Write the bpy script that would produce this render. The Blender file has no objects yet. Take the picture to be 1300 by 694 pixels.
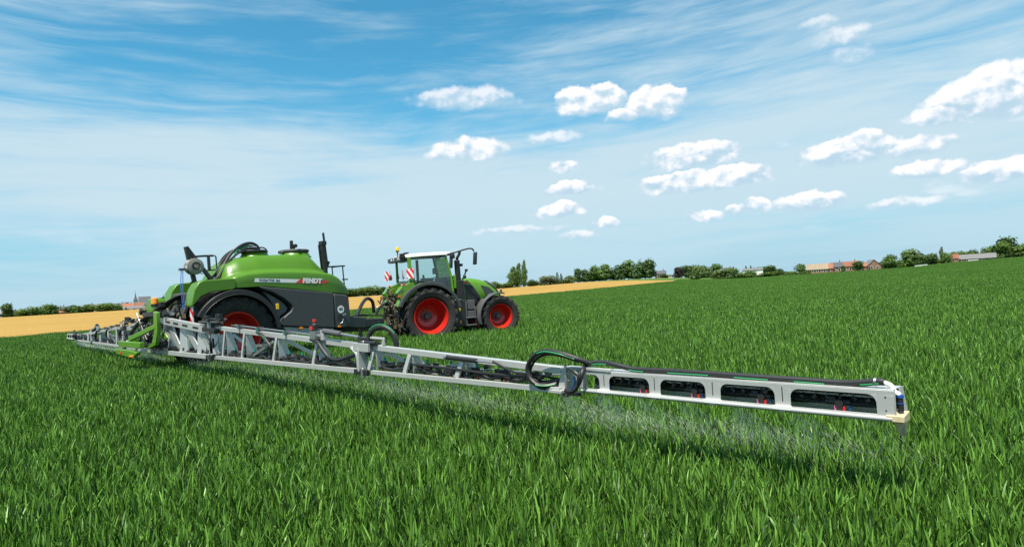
import bpy, bmesh, math, random
import numpy as np
from mathutils import Vector, Matrix
random.seed(7)
sc = bpy.context.scene
COL = sc.collection
R = math.radians

# ---------------------------------------------------------------- camera
CAM_Z = 1.85
FPX = 800.0
roll, pitch = math.atan(0.06), math.atan(17.97 / FPX)
fwd = Vector((0, math.cos(pitch), math.sin(pitch)))
up0 = Vector((0, -math.sin(pitch), math.cos(pitch)))
rt0 = Vector((1, 0, 0))
cr, sr = math.cos(roll), math.sin(roll)
c_r = cr * rt0 - sr * up0
c_u = sr * rt0 + cr * up0
cam_d = bpy.data.cameras.new("camera")
cam = bpy.data.objects.new("camera", cam_d); COL.objects.link(cam)
m = Matrix((c_r, c_u, -fwd)).transposed().to_4x4(); m.translation = (0, 0, CAM_Z)
cam.matrix_world = m
cam_d.sensor_width = 36; cam_d.lens = 36 * FPX / 1300
cam_d.clip_start = 0.05; cam_d.clip_end = 9000
sc.camera = cam

# ---------------------------------------------------------------- light
SUN_AZ = math.atan2(-0.42, -0.91)      # direction towards the sun, clockwise from +Y
SUN_EL = R(66)
sd = Vector((math.sin(SUN_AZ) * math.cos(SUN_EL), math.cos(SUN_AZ) * math.cos(SUN_EL), math.sin(SUN_EL)))
sl = bpy.data.lights.new("sun", 'SUN'); sl.energy = 5.0; sl.angle = R(0.55); sl.color = (1.0, 0.93, 0.80)
so = bpy.data.objects.new("sun", sl); COL.objects.link(so)
so.rotation_euler = (-sd).to_track_quat('-Z', 'Y').to_euler()
so.location = (0, 0, 60)
sc.view_settings.view_transform = 'Standard'; sc.view_settings.look = 'None'
sc.view_settings.gamma = 1.0; sc.view_settings.use_curve_mapping = False
sc.view_settings.exposure = 0.60

# ---------------------------------------------------------------- node helpers
class NT:
    def __init__(s, nt): s.nt = nt; s.n = nt.nodes; s.l = nt.links
    def new(s, t, **k):
        n = s.n.new(t)
        for a, v in k.items():
            if a.startswith('_'): n.inputs[int(a[1:])].default_value = v
            else: setattr(n, a, v)
        return n
    def put(s, sock, v):
        if v is None: return
        if isinstance(v, bpy.types.NodeSocket): s.l.new(v, sock)
        else: sock.default_value = v
    def math(s, op, a, b=None, c=None, clamp=False):
        n = s.n.new('ShaderNodeMath'); n.operation = op; n.use_clamp = clamp
        s.put(n.inputs[0], a)
        if b is not None: s.put(n.inputs[1], b)
        if c is not None: s.put(n.inputs[2], c)
        return n.outputs[0]
    def mixc(s, f, a, b, bt='MIX'):
        n = s.n.new('ShaderNodeMix'); n.data_type = 'RGBA'; n.blend_type = bt
        s.put(n.inputs[0], f)
        for i, v in ((6, a), (7, b)):
            if isinstance(v, bpy.types.NodeSocket): s.l.new(v, n.inputs[i])
            else: n.inputs[i].default_value = (*v[:3], 1)
        return n.outputs[2]
    def smooth(s, v, a, b, lo=0.0, hi=1.0):
        n = s.n.new('ShaderNodeMapRange'); n.interpolation_type = 'SMOOTHSTEP'
        s.put(n.inputs[0], v); s.put(n.inputs[1], a); s.put(n.inputs[2], b)
        n.inputs[3].default_value = lo; n.inputs[4].default_value = hi
        return n.outputs[0]
    def noise(s, vec, scale, detail=4, rough=.55, dist=0.0, dims='3D'):
        n = s.n.new('ShaderNodeTexNoise'); n.noise_dimensions = dims
        if vec is not None: s.l.new(vec, n.inputs['Vector'])
        n.inputs['Scale'].default_value = scale; n.inputs['Detail'].default_value = detail
        n.inputs['Roughness'].default_value = rough; n.inputs['Distortion'].default_value = dist
        return n.outputs['Fac']
    def comb(s, x, y, z):
        n = s.n.new('ShaderNodeCombineXYZ')
        for i, v in enumerate((x, y, z)): s.put(n.inputs[i], v)
        return n.outputs[0]

# ---------------------------------------------------------------- sky (world)
world = bpy.data.worlds.new("World"); sc.world = world; world.use_nodes = True
w = NT(world.node_tree); w.n.clear()
sky = w.new('ShaderNodeTexSky', sky_type='NISHITA', sun_disc=False)
sky.sun_elevation = SUN_EL; sky.sun_rotation = SUN_AZ
sky.altitude = 60; sky.air_density = 1.0; sky.dust_density = 0.6; sky.ozone_density = 2.2
tc = w.new('ShaderNodeTexCoord')
nrm = w.new('ShaderNodeVectorMath', operation='NORMALIZE'); w.l.new(tc.outputs['Generated'], nrm.inputs[0])
sep = w.new('ShaderNodeSeparateXYZ'); w.l.new(nrm.outputs[0], sep.inputs[0])
AZ = w.math('ARCTAN2', sep.outputs[0], sep.outputs[1])
EL = w.math('ARCSINE', sep.outputs[2])
P3 = w.comb(AZ, EL, 0.0)
# high thin cirrus, drawn out along the horizon
tilt = 0.10
s_al = w.math('ADD', AZ, w.math('MULTIPLY', EL, tilt))
s_ac = w.math('SUBTRACT', EL, w.math('MULTIPLY', AZ, 0.03))
wob = w.noise(w.comb(w.math('MULTIPLY', s_al, 2.6), w.math('MULTIPLY', s_ac, 4.2), 2.0), 1.0, 3, .5)
ac2 = w.math('ADD', s_ac, w.math('MULTIPLY', w.math('SUBTRACT', wob, .5), .045))
c1 = w.noise(w.comb(w.math('MULTIPLY', s_al, 1.5), w.math('MULTIPLY', ac2, 9.0), 4.4), 1.0, 7, .60, .25)
c2 = w.noise(w.comb(w.math('MULTIPLY', s_al, 3.0), w.math('MULTIPLY', ac2, 34.0), 1.7), 1.0, 6, .62, .4)
c3 = w.noise(w.comb(w.math('MULTIPLY', s_al, 1.2), w.math('MULTIPLY', s_ac, 2.6), 8.3), 1.0, 2, .5)
cir = w.math('ADD', w.math('MULTIPLY', c1, .60), w.math('ADD', w.math('MULTIPLY', c2, .34), w.math('MULTIPLY', c3, .26)))
# the veil is thick in mid sky, thin towards the zenith
elb = w.smooth(EL, .12, .46, .12, -.02)
cirf = w.smooth(w.math('ADD', cir, elb), .50, .76)
cirf = w.math('MULTIPLY', cirf, w.smooth(EL, .0, .14, .55, .92))
# heaped fair-weather clouds: (azimuth, elevation, half width, half height, strength)
def pxdir(x, y):
    d = c_r * (x - 650) / FPX - c_u * (y - 347) / FPX + fwd
    d.normalize(); return math.atan2(d.x, d.y), math.asin(d.z)
CUM = [(585,131,78,15,.55),(738,134,34,19,1.),(770,131,30,18,1.),(832,137,44,22,1.),(796,150,30,11,.8),(598,194,52,15,.8),
       (566,199,26,9,.6),(705,177,38,9,.5),(717,215,22,9,.8),(727,242,38,10,.95),(712,270,32,10,.9),(770,285,17,9,.9),
       (880,206,56,18,.95),(905,195,36,12,.8),(872,237,66,15,1.),(925,230,50,15,1.),(898,276,22,9,.8),(958,264,17,10,.9),(932,268,11,7,.7),
       (1030,261,40,13,.85),(1078,198,52,17,1.),(1104,188,32,15,1.),(1166,190,36,11,.75),(1176,219,34,11,.85),(1276,221,44,13,.85),
       (1208,148,42,13,1.),(1250,134,54,26,1.),(1292,128,52,30,1.),(1066,50,30,12,.45),(1040,34,20,9,.35),(1152,260,42,7,.45),(1080,72,30,10,.3),(735,301,24,7,.55),(660,293,60,6,.35),]
wn1 = w.noise(P3, 26.0, 5, .62); wn2 = w.noise(w.comb(EL, AZ, 3.0), 26.0, 5, .62)
uu = w.math('ADD', AZ, w.math('MULTIPLY', w.math('SUBTRACT', wn1, .5), .035))
vv = w.math('ADD', EL, w.math('MULTIPLY', w.math('SUBTRACT', wn2, .5), .024))
acc = None; hgt = None; stn = None
for (x, y, a, b, st) in CUM:
    u0, v0 = pxdir(x, y); A = a / FPX * 1.12; B = b / FPX * 1.42
    du = w.math('MULTIPLY', w.math('SUBTRACT', uu, u0), 1 / A)
    vr = w.math('SUBTRACT', w.math('SUBTRACT', vv, v0), w.math('MULTIPLY', du, .0))
    dv = w.math('MULTIPLY', vr, 1 / B)
    # flat base: below the centre the cloud ends sooner
    dvb = w.math('MAXIMUM', w.math('MULTIPLY', dv, -2.0), dv)
    d2 = w.math('MULTIPLY_ADD', du, du, w.math('MULTIPLY', dvb, dvb))
    f = w.math('SUBTRACT', 1.0, d2)
    if acc is None: acc, hgt, stn = f, dv, st
    else:
        gt = w.math('GREATER_THAN', f, acc)
        hgt = w.math('ADD', w.math('MULTIPLY', gt, dv), w.math('MULTIPLY', w.math('SUBTRACT', 1.0, gt), hgt))
        stn = w.math('ADD', w.math('MULTIPLY', gt, st), w.math('MULTIPLY', w.math('SUBTRACT', 1.0, gt), stn))
        acc = w.math('MAXIMUM', acc, f)
puff = w.noise(w.comb(AZ, w.math('MULTIPLY', EL, 1.25), 0.7), 32.0, 6, .52, .1)
puff2 = w.noise(w.comb(w.math('SUBTRACT', AZ, .006), w.math('MULTIPLY', w.math('ADD', EL, .009), 1.25), 0.7), 32.0, 6, .52, .1)
den = w.math('ADD', w.math('MULTIPLY', w.math('MAXIMUM', acc, -1.2), 1.75), w.math('MULTIPLY', w.math('SUBTRACT', puff, .5), 1.9))
cuma = w.math('MULTIPLY', w.smooth(den, .05, w.math('ADD', w.smooth(hgt, -.6, .7, 1.7, .62), w.math('MULTIPLY', w.math('SUBTRACT', 1.0, stn), 1.1))), w.smooth(stn, .2, .95, .45, 1.0))
# small torn scraps in the belt above the horizon
scr = w.noise(w.comb(w.math('MULTIPLY', AZ, 7.0), w.math('MULTIPLY', EL, 26.0), 5.1), 1.0, 6, .6)
belt = w.math('MULTIPLY', w.smooth(EL, .03, .09), w.smooth(EL, .30, .16))
scra = w.math('MULTIPLY', w.math('MULTIPLY', w.smooth(scr, .60, .74), belt), w.smooth(AZ, -.15, .25, .12, .5))
lit = w.math('ADD', w.math('MULTIPLY', w.math('SUBTRACT', puff, puff2), 2.8), w.math('MULTIPLY', hgt, .85))
litf = w.smooth(lit, -.34, .70)
# grade the clear sky: deeper azure overhead, milky towards the horizon
SKYK = 1.0
skyc = w.mixc(1.0, sky.outputs[0], (.62, 1.70, 1.72), 'MULTIPLY')
hz = w.smooth(EL, -.02, .34, .88, 0.0)
skyc = w.mixc(hz, skyc, (3.7, 6.1, 8.1))
veil = w.mixc(cirf, skyc, (6.3, 8.0, 8.9))
cumc = w.mixc(litf, (5.3, 7.3, 8.7), (11.6, 11.3, 11.4))
veil = w.mixc(scra, veil, (9.4, 10.2, 10.8))
fin = w.mixc(cuma, veil, cumc)
bg = w.new('ShaderNodeBackground'); bg.inputs[1].default_value = 0.064
w.l.new(fin, bg.inputs[0])
wo = w.new('ShaderNodeOutputWorld'); w.l.new(bg.outputs[0], wo.inputs[0])
world.cycles.sampling_method = 'MANUAL'; world.cycles.sample_map_resolution = 512

sc.cycles.max_bounces = 8; sc.cycles.diffuse_bounces = 3; sc.cycles.glossy_bounces = 3
sc.cycles.transmission_bounces = 6; sc.cycles.transparent_max_bounces = 10; sc.cycles.volume_bounces = 1
sc.cycles.use_denoising = False
sc.cycles.use_adaptive_sampling = True; sc.cycles.adaptive_threshold = 0.008
sc.cycles.sample_clamp_indirect = 6

# ---------------------------------------------------------------- materials
def mat(name, col, rough=.5, metal=0.0, var=.12, scale=3.0, bump=0.0, bscale=60, spec=.5, coat=0.0, dirt=0.0, dirtcol=(.16, .13, .09)):
    mm = bpy.data.materials.new(name); mm.use_nodes = True
    t = NT(mm.node_tree); b = t.n['Principled BSDF']
    co = t.new('ShaderNodeTexCoord').outputs['Object']
    n = t.noise(co, scale, 5, .6)
    lo = tuple(c * (1 - var) for c in col); hi = tuple(min(1, c * (1 + var)) for c in col)
    cc = t.mixc(n, lo, hi)
    if dirt > 0:
        n2 = t.noise(co, scale * 2.7, 6, .65)
        f = t.smooth(n2, .50, .74, 0, dirt)
        cc = t.mixc(f, cc, dirtcol)
    t.l.new(cc, b.inputs['Base Color'])
    rr = t.math('ADD', rough, t.math('MULTIPLY', t.math('SUBTRACT', n, .5), .2))
    t.l.new(rr, b.inputs['Roughness'])
    b.inputs['Metallic'].default_value = metal
    b.inputs['Specular IOR Level'].default_value = spec
    if coat: b.inputs['Coat Weight'].default_value = coat; b.inputs['Coat Roughness'].default_value = .12
    if bump:
        bn = t.new('ShaderNodeBump'); bn.inputs['Strength'].default_value = bump; bn.inputs['Distance'].default_value = .01
        t.l.new(t.noise(co, bscale, 4, .6), bn.inputs['Height']); t.l.new(bn.outputs[0], b.inputs['Normal'])
    return mm
M = {}
M['green'] = mat('green_plastic', (.072, .190, .006), .34, coat=.10, var=.06, scale=1.5, dirt=.18, dirtcol=(.12, .2, .05))
M['green_paint'] = mat('green_paint', (.092, .245, .010), .35, coat=.3, var=.08, dirt=.2, dirtcol=(.1, .16, .05))
M['dark'] = mat('dark_plastic', (.050, .052, .054), .5, var=.1, dirt=.22, dirtcol=(.075, .07, .06), bump=.12, bscale=140)
M['grey'] = mat('grey_plastic', (.085, .085, .088), .55, var=.1, dirt=.25, dirtcol=(.12, .11, .09))
M['mid_grey'] = mat('mid_grey_metal', (.19, .18, .165), .5, var=.15, dirt=.25)
M['light_grey'] = mat('light_grey_metal', (.33, .32, .30), .55, var=.15, dirt=.3)
M['black'] = mat('black_metal', (.018, .018, .019), .42, var=.2, dirt=.25, dirtcol=(.06, .055, .05))
M['rubber'] = mat('tyre_rubber', (.032, .031, .029), .8, var=.25, scale=5, bump=.3, bscale=40, dirt=.6, dirtcol=(.10, .088, .066), spec=.25)
M['hose'] = mat('black_hose', (.016, .016, .017), .5, var=.15, dirt=.2, dirtcol=(.05, .048, .045), scale=9)
M['red'] = mat('red_rim_paint', (.52, .016, .009), .32, coat=.3, var=.06, dirt=.15, dirtcol=(.3, .05, .03))
M['alu'] = mat('boom_aluminium', (.50, .50, .49), .40, metal=.35, var=.07, scale=2.5, dirt=.28, dirtcol=(.40, .39, .36))
M['alu2'] = mat('boom_plate_aluminium', (.50, .51, .51), .36, metal=.5, var=.08, scale=4, dirt=.3, dirtcol=(.38, .38, .36))
M['steel'] = mat('steel', (.42, .42, .42), .35, metal=.8, var=.15, dirt=.2)
M['white'] = mat('white_paint', (.80, .80, .77), .4, var=.04, dirt=.12, dirtcol=(.5, .48, .42))
M['orange'] = mat('orange_lens', (.85, .26, .01), .2, var=.08, scale=30, coat=.5)
M['amber'] = mat('yellow_marker', (.85, .52, .02), .35, var=.06, scale=20)
M['red_lens'] = mat('red_plastic', (.70, .03, .03), .3, var=.08, scale=20, coat=.3)
M['pink'] = mat('pink_plastic', (.75, .16, .28), .45, var=.08, scale=20)
M['blue'] = mat('blue_rope', (.012, .085, .34), .6, var=.15, scale=40)
M['teal'] = mat('green_valve', (.01, .22, .15), .4, var=.1, scale=30)
M['green_stripe'] = mat('green_hose_stripe', (.02, .27, .09), .45, var=.15, scale=40)
M['tan'] = mat('tan_guard', (.58, .47, .28), .65, var=.15, scale=12, dirt=.3)
M['clay'] = mat('dried_mud_metal', (.14, .11, .06), .8, var=.4, scale=8)
M['seat'] = mat('seat_fabric', (.05, .05, .055), .8, var=.15, scale=10)
M['ink'] = mat('dark_lettering', (.07, .07, .085), .5, var=.05)

def glass_mat():
    mm = bpy.data.materials.new('tinted_glass'); mm.use_nodes = True
    t = NT(mm.node_tree); t.n.clear()
    tr = t.new('ShaderNodeBsdfTransparent'); tr.inputs[0].default_value = (.80, .90, .87, 1)
    gl = t.new('ShaderNodeBsdfGlossy'); gl.inputs[0].default_value = (.9, 1, .98, 1); gl.inputs[1].default_value = .03
    co = t.new('ShaderNodeTexCoord').outputs['Object']
    fr = t.new('ShaderNodeFresnel'); fr.inputs[0].default_value = 1.5
    f = t.math('ADD', t.math('MULTIPLY', fr.outputs[0], .9), t.math('MULTIPLY', t.noise(co, 1.5, 3), .08))
    mx = t.new('ShaderNodeMixShader'); t.l.new(f, mx.inputs[0]); t.l.new(tr.outputs[0], mx.inputs[1]); t.l.new(gl.outputs[0], mx.inputs[2])
    o = t.new('ShaderNodeOutputMaterial'); t.l.new(mx.outputs[0], o.inputs[0])
    return mm
M['glass'] = glass_mat()

def stripe_mat():
    mm = bpy.data.materials.new('red_white_stripes'); mm.use_nodes = True
    t = NT(mm.node_tree); b = t.n['Principled BSDF']; b.inputs['Roughness'].default_value = .4
    sp = t.new('ShaderNodeSeparateXYZ'); t.l.new(t.new('ShaderNodeTexCoord').outputs['Object'], sp.inputs[0])
    d = t.math('ADD', t.math('MULTIPLY', sp.outputs[0], 1.0), t.math('ADD', t.math('MULTIPLY', sp.outputs[1], -1.0), t.math('MULTIPLY', sp.outputs[2], 1.0)))
    f = t.math('GREATER_THAN', t.math('FRACT', t.math('MULTIPLY', d, 3.4)), .5)
    t.l.new(t.mixc(f, (.72, .70, .67), (.66, .02, .03)), b.inputs['Base Color'])
    return mm
M['stripes'] = stripe_mat()

def leaf_mat(name, dark, light, trans=.35, worldvar=0.0, rough=.5, nscale=.25, gloss=.03):
    mm = bpy.data.materials.new(name); mm.use_nodes = True
    t = NT(mm.node_tree); t.n.clear()
    at = t.new('ShaderNodeAttribute', attribute_name='tint')
    f = at.outputs['Fac']
    cc = t.mixc(f, dark, light)
    if worldvar:
        pos = t.new('ShaderNodeNewGeometry').outputs['Position']
        n = t.noise(pos, nscale * 3.0, 5, .65)
        n2 = t.noise(pos, nscale * .12, 3, .5)
        g = t.math('ADD', 1 - worldvar, t.math('MULTIPLY', t.math('ADD', n, n2), worldvar))
        cg = t.comb(g, g, g)
        cc = t.mixc(1.0, cc, cg, 'MULTIPLY')
    df = t.new('ShaderNodeBsdfDiffuse'); t.l.new(cc, df.inputs[0])
    tl = t.new('ShaderNodeBsdfTranslucent')
    t.l.new(t.mixc(1.0, cc, (1.25, 1.25, .55), 'MULTIPLY'), tl.inputs[0])
    mx = t.new('ShaderNodeMixShader'); mx.inputs[0].default_value = trans
    t.l.new(df.outputs[0], mx.inputs[1]); t.l.new(tl.outputs[0], mx.inputs[2])
    gl = t.new('ShaderNodeBsdfGlossy'); gl.inputs[1].default_value = rough; gl.inputs[0].default_value = (.9, 1, .9, 1)
    m2 = t.new('ShaderNodeMixShader'); m2.inputs[0].default_value = gloss
    t.l.new(mx.outputs[0], m2.inputs[1]); t.l.new(gl.outputs[0], m2.inputs[2])
    o = t.new('ShaderNodeOutputMaterial'); t.l.new(m2.outputs[0], o.inputs[0])
    return mm

def ground_mat(name, c1, c2, c3, s1=.02, s2=.4, streak=None, bump=.3, bsc=2.0):
    mm = bpy.data.materials.new(name); mm.use_nodes = True
    t = NT(mm.node_tree); b = t.n['Principled BSDF']; b.inputs['Roughness'].default_value = .95
    b.inputs['Specular IOR Level'].default_value = .1
    pos = t.new('ShaderNodeNewGeometry').outputs['Position']
    a = t.noise(pos, s1, 4, .6); c = t.noise(pos, s2, 6, .65)
    cc = t.mixc(t.smooth(a, .35, .65), c1, c2)
    cc = t.mixc(t.smooth(c, .45, .75), cc, c3)
    if streak is not None:
        sp = t.new('ShaderNodeSeparateXYZ'); t.l.new(pos, sp.inputs[0])
        ang = streak
        al = t.math('ADD', t.math('MULTIPLY', sp.outputs[0], math.cos(ang)), t.math('MULTIPLY', sp.outputs[1], math.sin(ang)))
        ac = t.math('SUBTRACT', t.math('MULTIPLY', sp.outputs[0], math.sin(ang)), t.math('MULTIPLY', sp.outputs[1], math.cos(ang)))
        n = t.noise(t.comb(t.math('MULTIPLY', al, .02), t.math('MULTIPLY', ac, .35), 0.0), 1.0, 4, .6)
        cc = t.mixc(t.smooth(n, .46, .62, 0, .9), cc, c2)
        n3 = t.noise(pos, 6.0, 6, .75); cc = t.mixc(t.smooth(n3, .5, .68, 0, .5), cc, tuple(c * .55 for c in c2))
    t.l.new(cc, b.inputs['Base Color'])
    bn = t.new('ShaderNodeBump'); bn.inputs['Strength'].default_value = bump; bn.inputs['Distance'].default_value = .2
    t.l.new(t.noise(pos, bsc, 5, .7), bn.inputs['Height']); t.l.new(bn.outputs[0], b.inputs['Normal'])
    return mm

def roof_mat(name, col, rows=3.2):
    mm = bpy.data.materials.new(name); mm.use_nodes = True
    t = NT(mm.node_tree); b = t.n['Principled BSDF']; b.inputs['Roughness'].default_value = .75
    sp = t.new('ShaderNodeSeparateXYZ'); co = t.new('ShaderNodeTexCoord').outputs['Object']; t.l.new(co, sp.inputs[0])
    r = t.math('FRACT', t.math('MULTIPLY', sp.outputs[2], rows))
    n = t.noise(co, .8, 5, .65)
    cc = t.mixc(n, tuple(c * .6 for c in col), tuple(min(1, c * 1.35) for c in col))
    cc = t.mixc(t.smooth(r, .8, 1.0, 0, .45), cc, tuple(c * .4 for c in col))
    t.l.new(cc, b.inputs['Base Color']); return mm

def brick_mat(name, c1, c2, mortar):
    mm = bpy.data.materials.new(name); mm.use_nodes = True
    t = NT(mm.node_tree); b = t.n['Principled BSDF']; b.inputs['Roughness'].default_value = .85
    sp = t.new('ShaderNodeSeparateXYZ'); co = t.new('ShaderNodeTexCoord').outputs['Object']; t.l.new(co, sp.inputs[0])
    v = t.comb(t.math('ADD', sp.outputs[0], sp.outputs[1]), sp.outputs[2], 0.0)
    bk = t.new('ShaderNodeTexBrick'); t.l.new(v, bk.inputs['Vector'])
    bk.inputs['Scale'].default_value = 4.0
    bk.inputs['Color1'].default_value = (*c1, 1); bk.inputs['Color2'].default_value = (*c2, 1); bk.inputs['Mortar'].default_value = (*mortar, 1)
    n = t.noise(co, .5, 4, .6)
    t.l.new(t.mixc(t.smooth(n, .4, .8, 0, .5), bk.outputs['Color'], tuple(c * .6 for c in c1)), b.inputs['Base Color']); return mm

# ---------------------------------------------------------------- mesh builder
def V3(*a): return Vector(a)
class MB:
    def __init__(s): s.v = []; s.f = []; s.m = []; s.slots = []
    def _mi(s, m):
        if m is None: return 0
        if m not in s.slots: s.slots.append(m)
        return s.slots.index(m)
    def add(s, vs, fs, m=None):
        o = len(s.v); s.v += [tuple(p) for p in vs]; i = s._mi(m)
        for f in fs: s.f.append([o + k for k in f]); s.m.append(i)
        return s
    def box(s, c, sz, rot=None, m=None):
        hx, hy, hz = (q / 2 for q in sz); c = Vector(c)
        P = [Vector((x, y, z)) for x in (-hx, hx) for y in (-hy, hy) for z in (-hz, hz)]
        if rot is not None: P = [rot @ p for p in P]
        return s.add([c + p for p in P], [(0, 1, 3, 2), (4, 6, 7, 5), (0, 4, 5, 1), (2, 3, 7, 6), (0, 2, 6, 4), (1, 5, 7, 3)], m)
    def bar(s, p, q, wd, ht, upv=(0, 0, 1), m=None, taper=1.0):
        p, q = Vector(p), Vector(q); d = (q - p).normalized(); u = Vector(upv)
        sd_ = d.cross(u)
        if sd_.length < 1e-4: sd_ = d.cross(Vector((1, 0, 0)))
        sd_.normalize(); u = sd_.cross(d)
        a, b = sd_ * wd / 2, u * ht / 2
        vs = [p - a - b, p + a - b, p + a + b, p - a + b] + [q - (a + b) * taper, q + (a - b) * taper, q + (a + b) * taper, q + (b - a) * taper]
        return s.add(vs, [(3, 2, 1, 0), (4, 5, 6, 7), (0, 1, 5, 4), (1, 2, 6, 5), (2, 3, 7, 6), (3, 0, 4, 7)], m)
    def tube(s, pts, r, n=8, m=None, closed=False, smooth=0):
        P = [Vector(p) for p in pts]
        if smooth: P = catmull(P, smooth, closed)
        k = len(P); rs = r if isinstance(r, (list, tuple)) else [r] * k
        T = []
        for i in range(k):
            a = P[(i - 1) % k] if (closed or i > 0) else P[i]; b = P[(i + 1) % k] if (closed or i < k - 1) else P[i]
            T.append((b - a).normalized())
        u = T[0].orthogonal().normalized(); vs = []
        for i in range(k):
            if i:
                u = u - T[i] * u.dot(T[i])
                u = u.normalized() if u.length > 1e-6 else T[i].orthogonal().normalized()
            x = T[i].cross(u)
            for j in range(n):
                a = 2 * math.pi * j / n; vs.append(P[i] + (u * math.cos(a) + x * math.sin(a)) * rs[i])
        fs = []
        for i in range(k if closed else k - 1):
            i2 = (i + 1) % k
            for j in range(n):
                j2 = (j + 1) % n; fs.append((i * n + j, i * n + j2, i2 * n + j2, i2 * n + j))
        if not closed: fs += [tuple(range(n))[::-1], tuple((k - 1) * n + j for j in range(n))]
        return s.add(vs, fs, m)
    def cyl(s, p, q, r, n=16, m=None, r2=None): return s.tube([p, q], [r, r if r2 is None else r2], n, m)
    def lathe(s, prof, org, axis, n=48, m=None, a0=0, a1=2 * math.pi, ref=None):
        ax = Vector(axis).normalized(); org = Vector(org)
        u = Vector(ref) if ref is not None else ax.orthogonal().normalized(); x = ax.cross(u)
        full = abs(a1 - a0 - 2 * math.pi) < 1e-5; st = n if full else n + 1; vs = []
        for i in range(st):
            a = a0 + (a1 - a0) * i / n; d = u * math.cos(a) + x * math.sin(a)
            for (r, h) in prof: vs.append(org + d * r + ax * h)
        k = len(prof); fs = []
        for i in range(n):
            i2 = (i + 1) % st
            for j in range(k - 1): fs.append((i * k + j, i2 * k + j, i2 * k + j + 1, i * k + j + 1))
        return s.add(vs, fs, m)
    def prism(s, poly, org, ux, uy, ext, m=None):
        org, ux, uy, ext = Vector(org), Vector(ux), Vector(uy), Vector(ext); n = len(poly)
        A = [org + ux * a + uy * b for a, b in poly]; B = [p + ext for p in A]
        fs = [tuple(range(n)), tuple(range(2 * n - 1, n - 1, -1))]
        fs += [(i, n + i, n + (i + 1) % n, (i + 1) % n) for i in range(n)]
        return s.add(A + B, fs, m)
    def loft(s, secs, m=None, cap=True, closed=True):
        n = len(secs[0]); vs = [p for q in secs for p in q]; fs = []
        for i in range(len(secs) - 1):
            for j in range(n if closed else n - 1):
                j2 = (j + 1) % n; fs.append((i * n + j, i * n + j2, (i + 1) * n + j2, (i + 1) * n + j))
        if cap: fs += [tuple(range(n))[::-1], tuple((len(secs) - 1) * n + j for j in range(n))]
        return s.add(vs, fs, m)
    def mesh(s, name, m=None, sharp=32):
        me = bpy.data.meshes.new(name); me.from_pydata(s.v, [], s.f)
        sl_ = s.slots or [m or M['dark']]
        for q in sl_: me.materials.append(q)
        me.polygons.foreach_set('material_index', s.m)
        bm = bmesh.new(); bm.from_mesh(me); bmesh.ops.recalc_face_normals(bm, faces=bm.faces); bm.to_mesh(me); bm.free()
        me.shade_smooth(); me.set_sharp_from_angle(angle=R(sharp))
        return me
    def build(s, name, m=None, parent=None, bevel=0.0, sharp=32, seg=2):
        if not s.slots: s.slots = [m or M['dark']]
        o = bpy.data.objects.new(name, s.mesh(name, m, sharp)); COL.objects.link(o)
        if parent is not None: o.parent = parent
        if bevel:
            b = o.modifiers.new('bevel', 'BEVEL'); b.width = bevel; b.segments = seg; b.limit_method = 'ANGLE'; b.angle_limit = R(35)
        return o

def catmull(P, k, closed=False):
    out = []; n = len(P)
    for i in range(n if closed else n - 1):
        p0 = P[(i - 1) % n] if (closed or i > 0) else P[i] * 2 - P[i + 1]
        p1, p2 = P[i], P[(i + 1) % n]
        p3 = P[(i + 2) % n] if (closed or i < n - 2) else p2 * 2 - p1
        for j in range(k):
            t = j / k
            out.append(.5 * ((2 * p1) + (p2 - p0) * t + (2 * p0 - 5 * p1 + 4 * p2 - p3) * t * t + (3 * p1 - p0 - 3 * p2 + p3) * t ** 3))
    if not closed: out.append(P[-1])
    return out

def empty(name, loc, rz=0.0, label=None, cat=None, group=None):
    o = bpy.data.objects.new(name, None); COL.objects.link(o); o.location = loc; o.rotation_euler = (0, 0, rz)
    o.empty_display_size = .3
    tag(o, label, cat, group); return o
def tag(o, label=None, cat=None, group=None, kind=None):
    if label: o['label'] = label
    if cat: o['category'] = cat
    if group: o['group'] = group
    if kind: o['kind'] = kind
    return o
def text_part(name, body, size, mtx, m, parent, bold=.0, shear=0.0, ext=.002, xs=1.0):
    cu = bpy.data.curves.new('lettering', 'FONT'); cu.body = body; cu.size = size; cu.offset = bold; cu.shear = shear; cu.extrude = ext
    cu.align_x = 'CENTER'; cu.align_y = 'CENTER'; cu.resolution_u = 3
    t = bpy.data.objects.new('lettering', cu); COL.objects.link(t)
    dg = bpy.context.evaluated_depsgraph_get(); me = bpy.data.meshes.new_from_object(t.evaluated_get(dg))
    bpy.data.objects.remove(t); me.name = name
    me.transform(mtx @ Matrix.Diagonal((xs, 1, 1, 1)))
    me.materials.clear(); me.materials.append(m)
    o = bpy.data.objects.new(name, me); COL.objects.link(o); o.parent = parent
    return o
def lerpk(keys, x):
    xs = [k[0] for k in keys]
    return [float(np.interp(x, xs, [k[i] for k in keys])) for i in range(1, len(keys[0]))]

# ================================================================ THE SETTING
AZK = [-3.2, -1.2, -.686, -.01, .11, .19, .25, .30, .36, .47, .56, .64, .69, .80, 1.2, 3.2]      # tan of azimuth -> how far the land rises
DYK = [.8, .8, .8, .2, 1.6, 1.8, .6, -2.5, -4.2, -4.2, -4.2, -3.6, -2.0, -.4, .4, .8]
def smst(a, b, x):
    t = np.clip((x - a) / (b - a), 0, 1); return t * t * (3 - 2 * t)
def terrain(x, y):
    x = np.asarray(x, float); y = np.asarray(y, float)
    d = np.hypot(x, y); az = np.arctan2(x, y)
    dy = np.interp(np.tan(np.clip(az, -1.26, 1.26)), AZK, DYK)
    zt = CAM_Z + dy * 430 / FPX - .05
    z = smst(110, 430, d) * zt
    return z - .13 * (1 - smst(7, 17, d))      # the land dips a little towards the near end of the boom

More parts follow.
